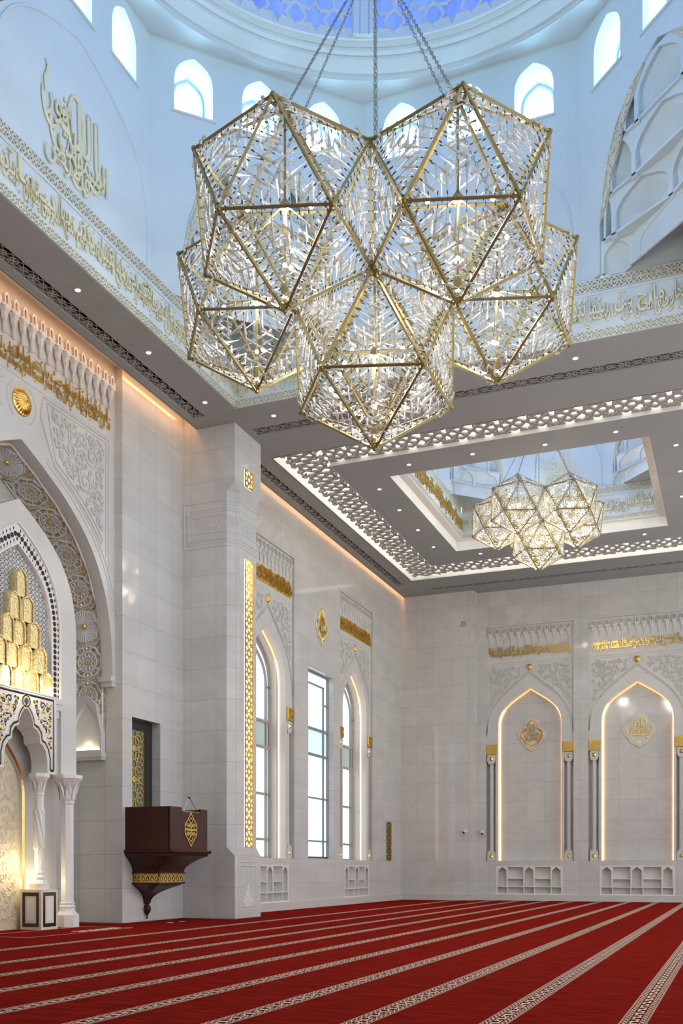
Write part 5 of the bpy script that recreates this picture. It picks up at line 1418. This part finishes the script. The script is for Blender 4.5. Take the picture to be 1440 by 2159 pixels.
def clear():
    m, nt, b = nodes('clear_glass'); nt.nodes.remove(b); out = nt.nodes['Material Output']
    t = N(nt, 'ShaderNodeBsdfTransparent'); t.inputs[0].default_value = (.97, .98, .98, 1); gl = N(nt, 'ShaderNodeBsdfGlossy'); gl.inputs['Roughness'].default_value = .06
    d = N(nt, 'ShaderNodeBsdfDiffuse'); d.inputs[0].default_value = (.97, .97, .97, 1); m0 = N(nt, 'ShaderNodeMixShader'); m0.inputs[0].default_value = .6; nt.links.new(gl.outputs[0], m0.inputs[1]); nt.links.new(d.outputs[0], m0.inputs[2])
    fr = N(nt, 'ShaderNodeFresnel', i_IOR=1.75); m2 = N(nt, 'ShaderNodeMixShader'); nt.links.new(fr.outputs[0], m2.inputs[0]); nt.links.new(t.outputs[0], m2.inputs[1]); nt.links.new(m0.outputs[0], m2.inputs[2])
    nt.links.new(m2.outputs[0], out.inputs[0]); return m
MILK, CLEAR = milky(), clear()
bulb_m = emit('chandelier_bulb', (1., .86, .62), 90.)
def prof_mesh(prof, seg):
    vs = []; fs = []
    for r, z in prof:
        for k in range(seg): vs.append((r*math.cos(2*PI*k/seg), r*math.sin(2*PI*k/seg), z))
    for i in range(len(prof)-1):
        for k in range(seg): l = (k+1) % seg; fs.append((i*seg+k, i*seg+l, (i+1)*seg+l, (i+1)*seg+k))
    return np.array(vs), fs
DROP = [(.004, 0), (.012, .10), (.013, .30), (.019, .50), (.030, .66), (.035, .75), (.027, .81), (.015, .845), (.030, .88), (.036, .925), (.026, .98), (.002, 1.)]
BEAD = [(.003, 0), (.006, .15), (.006, .40), (.022, .47), (.030, .52), (.020, .57), (.010, .61), (.028, .68), (.036, .74), (.022, .80), (.010, .83), (.024, .90), (.020, .96), (.002, 1.)]
CAP = [(.003, -.11), (.0035, -.06), (.012, -.055), (.014, -.015), (.008, .0)]
def ico(R):
    U = [(0, 0, R)]; P = []
    for k in range(5): a = math.radians(-72+72*k); P.append((.8944*R*math.cos(a), .8944*R*math.sin(a), .4472*R))
    Q = []
    for k in range(5): a = math.radians(-36+72*k); Q.append((.8944*R*math.cos(a), .8944*R*math.sin(a), -.4472*R))
    V = [Vector(v) for v in U+P+Q+[(0, 0, -R)]]
    F = []
    for k in range(5):
        l = (k+1) % 5; F += [(0, 1+k, 1+l), (1+k, 6+k, 1+l), (1+l, 6+k, 6+l), (6+k, 11, 6+l)]
    return V, F
def basis(d, up):
    z = d.normalized(); x = up.cross(z)
    if x.length < 1e-5: x = z.orthogonal()
    x.normalize(); y = z.cross(x); return np.array(((x.x, y.x, z.x), (x.y, y.y, z.y), (x.z, y.z, z.z)))
class Bulk:
    def __init__(s): s.v = []; s.f = []; s.n = 0
    def add(s, V, F): s.v.append(V); s.f.append(np.array(F)+s.n); s.n += len(V)
    def build(s, name, mat, parent, smooth=True):
        V = np.concatenate(s.v); Fq = np.concatenate(s.f); me = bpy.data.meshes.new(name); k = Fq.shape[1]
        me.vertices.add(len(V)); me.vertices.foreach_set('co', V.ravel().astype(np.float32))
        me.loops.add(Fq.size); me.loops.foreach_set('vertex_index', Fq.ravel().astype(np.int32))
        me.polygons.add(len(Fq)); me.polygons.foreach_set('loop_start', np.arange(0, Fq.size, k, dtype=np.int32)); me.polygons.foreach_set('loop_total', np.full(len(Fq), k, dtype=np.int32))
        me.update(); me.validate()
        return link(name, me, mat, parent, smooth)
def chain_links(p, q, r=.022, pitch=.082):
    d = q-p; L = d.length; n = max(2, int(L/pitch)); B = basis(d, Vector((0, 1, .01))); out = Bulk(); seg = 4; m = 8
    for i in range(n):
        c = np.array(p+d*((i+.5)/n)); V = []
        for k in range(m):
            a = 2*PI*k/m
            for t in range(seg):
                b = 2*PI*t/seg; rr = .7*r+.32*r*math.cos(b)
                x, z, y = rr*math.cos(a), (rr+pitch*.28)*math.sin(a), .32*r*math.sin(b)
                V.append((x, y, z) if i % 2 else (y, x, z))
        F = [(k*seg+t, ((k+1) % m)*seg+t, ((k+1) % m)*seg+(t+1) % seg, k*seg+(t+1) % seg) for k in range(m) for t in range(seg)]
        out.add(np.array(V) @ B.T + c, F)
    return out
def chandelier(cx, cy, z_ring, R, hub_z, label, near, npend=12, fat=1.):
    O = Vector((cx, cy, z_ring)); root = empty('chandelier', Matrix.Translation(O), label, 'chandelier')
    V, F = ico(R); rho = 1.447*R
    cent = [Vector((rho*math.cos(math.radians(a)), rho*math.sin(math.radians(a)), 0)) for a in (-108, -36, 36, 108, 180)] + [Vector((0, 0, -.894*R))]
    eds = {}
    for fi, f in enumerate(F):
        for a, b in ((f[0], f[1]), (f[1], f[2]), (f[2], f[0])): eds.setdefault((min(a, b), max(a, b)), []).append(fi)
    pen = []; cap = Bulk(); rn = random.Random(5); s = R/1.86
    camd = Vector((0, 0, 1.5))-O
    pv = {'milk': prof_mesh([(a*1.05*fat, b) for a, b in DROP], 6), 'clear': prof_mesh([(a*fat, b) for a, b in BEAD], 5)}; cv, cf = prof_mesh([(a*fat, b) for a, b in CAP], 5)
    bm_ = None
    for ci, c in enumerate(cent):
        mb = MB()
        for a, b in eds:
            pa, pb_ = V[a]+c, V[b]+c; mb.tube([pa, pb_], .034*s*fat, 4)
        for v in V: mb.sphere(tuple(v+c), .055*s*fat, 6, 4)
        cage = mb.build('cage_frame', MAT['brass'], root)
        mb = MB(); mb.tube([V[0]+c, V[11]+c], .026*s, 6); mb.lathe([(.09*s, -.08*s), (.10*s, .0), (.03*s, .1*s)], 8, Matrix.Translation(c+Vector((0, 0, .1*s)))); mb.lathe([(.07*s, 0), (.08*s, .22*s), (.03*s, .26*s)], 8, Matrix.Translation(c+V[11]*.86))
        for k in range(5): mb.tube([c+Vector((0, 0, .1*s)), c+V[6+k]*.55], .012*s, 4)
        mb.build('centre_rod', MAT['brass'], cage)
        pts = [c+V[6+k]*.58 for k in range(5)] + [c+Vector((0, 0, -.05*s)), c+Vector((0, 0, -.55*R)), c+V[11]*.86]
        for p in pts:
            if bm_ is None: o = MB().sphere((0, 0, 0), .042*s*fat, 8, 5).build('bulb', bulb_m, cage); bm_ = o.data
            else: o = bpy.data.objects.new('bulb', bm_); COL.objects.link(o); o.parent = cage
            o.location = p
        point(tuple(O+c), (330*s*s if near else 1000*s*s), ((1., .97, .93) if near else (1., .88, .68)), .12*s, 'chandelier_lamp')
        for (a, b), fl in eds.items():
            A, B_ = V[a], V[b]; mid = (A+B_)/2
            for fi in fl:
                f = F[fi]; third = [q for q in f if q not in (a, b)][0]; inn = (V[third]-mid); nrm = (A+B_+V[third]).normalized(); ed = (B_-A).normalized(); inn = (inn-ed*inn.dot(ed)).normalized()
                for i in range(npend):
                    t = (i+.5)/npend; l = s*(.15+.40*min(1, 2.1*min(t, 1-t)))*rn.uniform(.75, 1.12)
                    p = c+A+(B_-A)*t; d = (inn+nrm*rn.uniform(-.07, .07)+ed*((t-.5)*.5))
                    Bm = basis(d, nrm); kind = 'milk' if (i+fi) % 2 or not near and i % 3 else 'clear'
                    base = np.array(p+inn*.13*s)
                    pen.append((kind, Bm, base, l, (p-camd).length, ci))
                    cap.add((cv*s) @ Bm.T + base, cf)
    pen.sort(key=lambda q: q[4]); nb = {'milk': Bulk(), 'clear': Bulk()}
    for i, (kind, Bm, base, l, dist, ci) in enumerate(pen):
        pvv, pf = pv[kind]; W = pvv*np.array((s*(.92 if kind == 'milk' else .8), s*(.92 if kind == 'milk' else .8), l))
        if near and i < 100:
            one = Bulk(); one.add(W @ Bm.T + base, pf); o = one.build('glass_pendant', MILK if kind == 'milk' else CLEAR, root)
        else: nb[kind].add(W @ Bm.T + base, pf)
    for k, mt in (('milk', MILK), ('clear', CLEAR)):
        o = nb[k].build('glass_pendants', mt, root); o['kind'] = 'stuff'
    o = cap.build('pendant_caps', MAT['darkbrass'], root); o['kind'] = 'stuff'
    hub = Vector((0, 0, hub_z-z_ring))
    MB().lathe([(.05*s, 0), (.16*s, .02), (.16*s, .10*s), (.05*s, .14*s)], 12, Matrix.Translation(hub)).build('hub_ring', MAT['chain'], root)
    vx = Vector((math.cos(math.radians(20)), math.sin(math.radians(20)), 0))
    for ci, c in enumerate(cent):
        chain_links(c+V[0], hub, .036*s*fat).build('chain', MAT['chain'], root, False)
    chain_links(hub, hub+Vector((0, 0, 3.2*s)), .034*s*fat).build('chain', MAT['chain'], root, False)
    return root
chandelier(CX, CY, 13.64, 1.86, 20.3, 'large chandelier of gold edged glass polyhedra hanging under the big dome', True)
chandelier(DX+.02, DY-.10, 14.53, 1.07, 18.4, 'smaller distant chandelier of gold edged glass polyhedra under the small dome', False, 12, 1.25)

# ================================================================ light
def down(x, y, z): return Matrix.Translation((x, y, z))
UP = Matrix.Rotation(PI, 4, 'X')
cove = (1., .48, .20)
area(down(-15.66, 19.5, 15.45), .12, 15.6, 50, cove, 'cove_lamp'); area(down(-15.52, 38, 15.45), .10, 18.6, 100, cove, 'cove_lamp')
for x, y, sx, sy in ((-13.45, 37, .9, 14.4), (-.3, 37, .9, 14.4)): area(down(x, y, 15.24) @ UP, sx, sy, 125, (1., .97, .90), 'trough_lamp')
for x, y, sx, sy in ((-6.87, 30.2, 11, .8), (-6.87, 43.55, 11, .9)): area(down(x, y, 15.24) @ UP, sx, sy, 100, (1., .97, .90), 'trough_lamp')
# daylight and hall light arriving from the open sides of the hall
w = bpy.data.worlds.new('hall_daylight'); scene.world = w; w.use_nodes = True
bg = w.node_tree.nodes['Background']; bg.inputs[0].default_value = (.955, .98, 1., 1); bg.inputs[1].default_value = 1.45

# ================================================================ camera
cam = bpy.data.cameras.new('camera'); co = bpy.data.objects.new('camera', cam); COL.objects.link(co)
co.location = (0, 0, 1.5); co.rotation_euler = (PI/2, 0, math.atan2(838, 2100)); cam.sensor_width = 36; cam.sensor_fit = 'AUTO'
cam.lens = 2100/2159*36; cam.shift_y = (1833-1079.5)/2159; cam.clip_end = 300
scene.camera = co
scene.view_settings.view_transform = 'Standard'; scene.view_settings.look = 'None'; scene.view_settings.gamma = 1.; scene.view_settings.exposure = .32
scene.view_settings.use_curve_mapping = False
cy_ = scene.cycles; cy_.max_bounces = 7; cy_.diffuse_bounces = 4; cy_.glossy_bounces = 3; cy_.transmission_bounces = 4; cy_.transparent_max_bounces = 16
cy_.use_denoising = True; cy_.sample_clamp_indirect = 6.; cy_.caustics_reflective = False; cy_.caustics_refractive = False
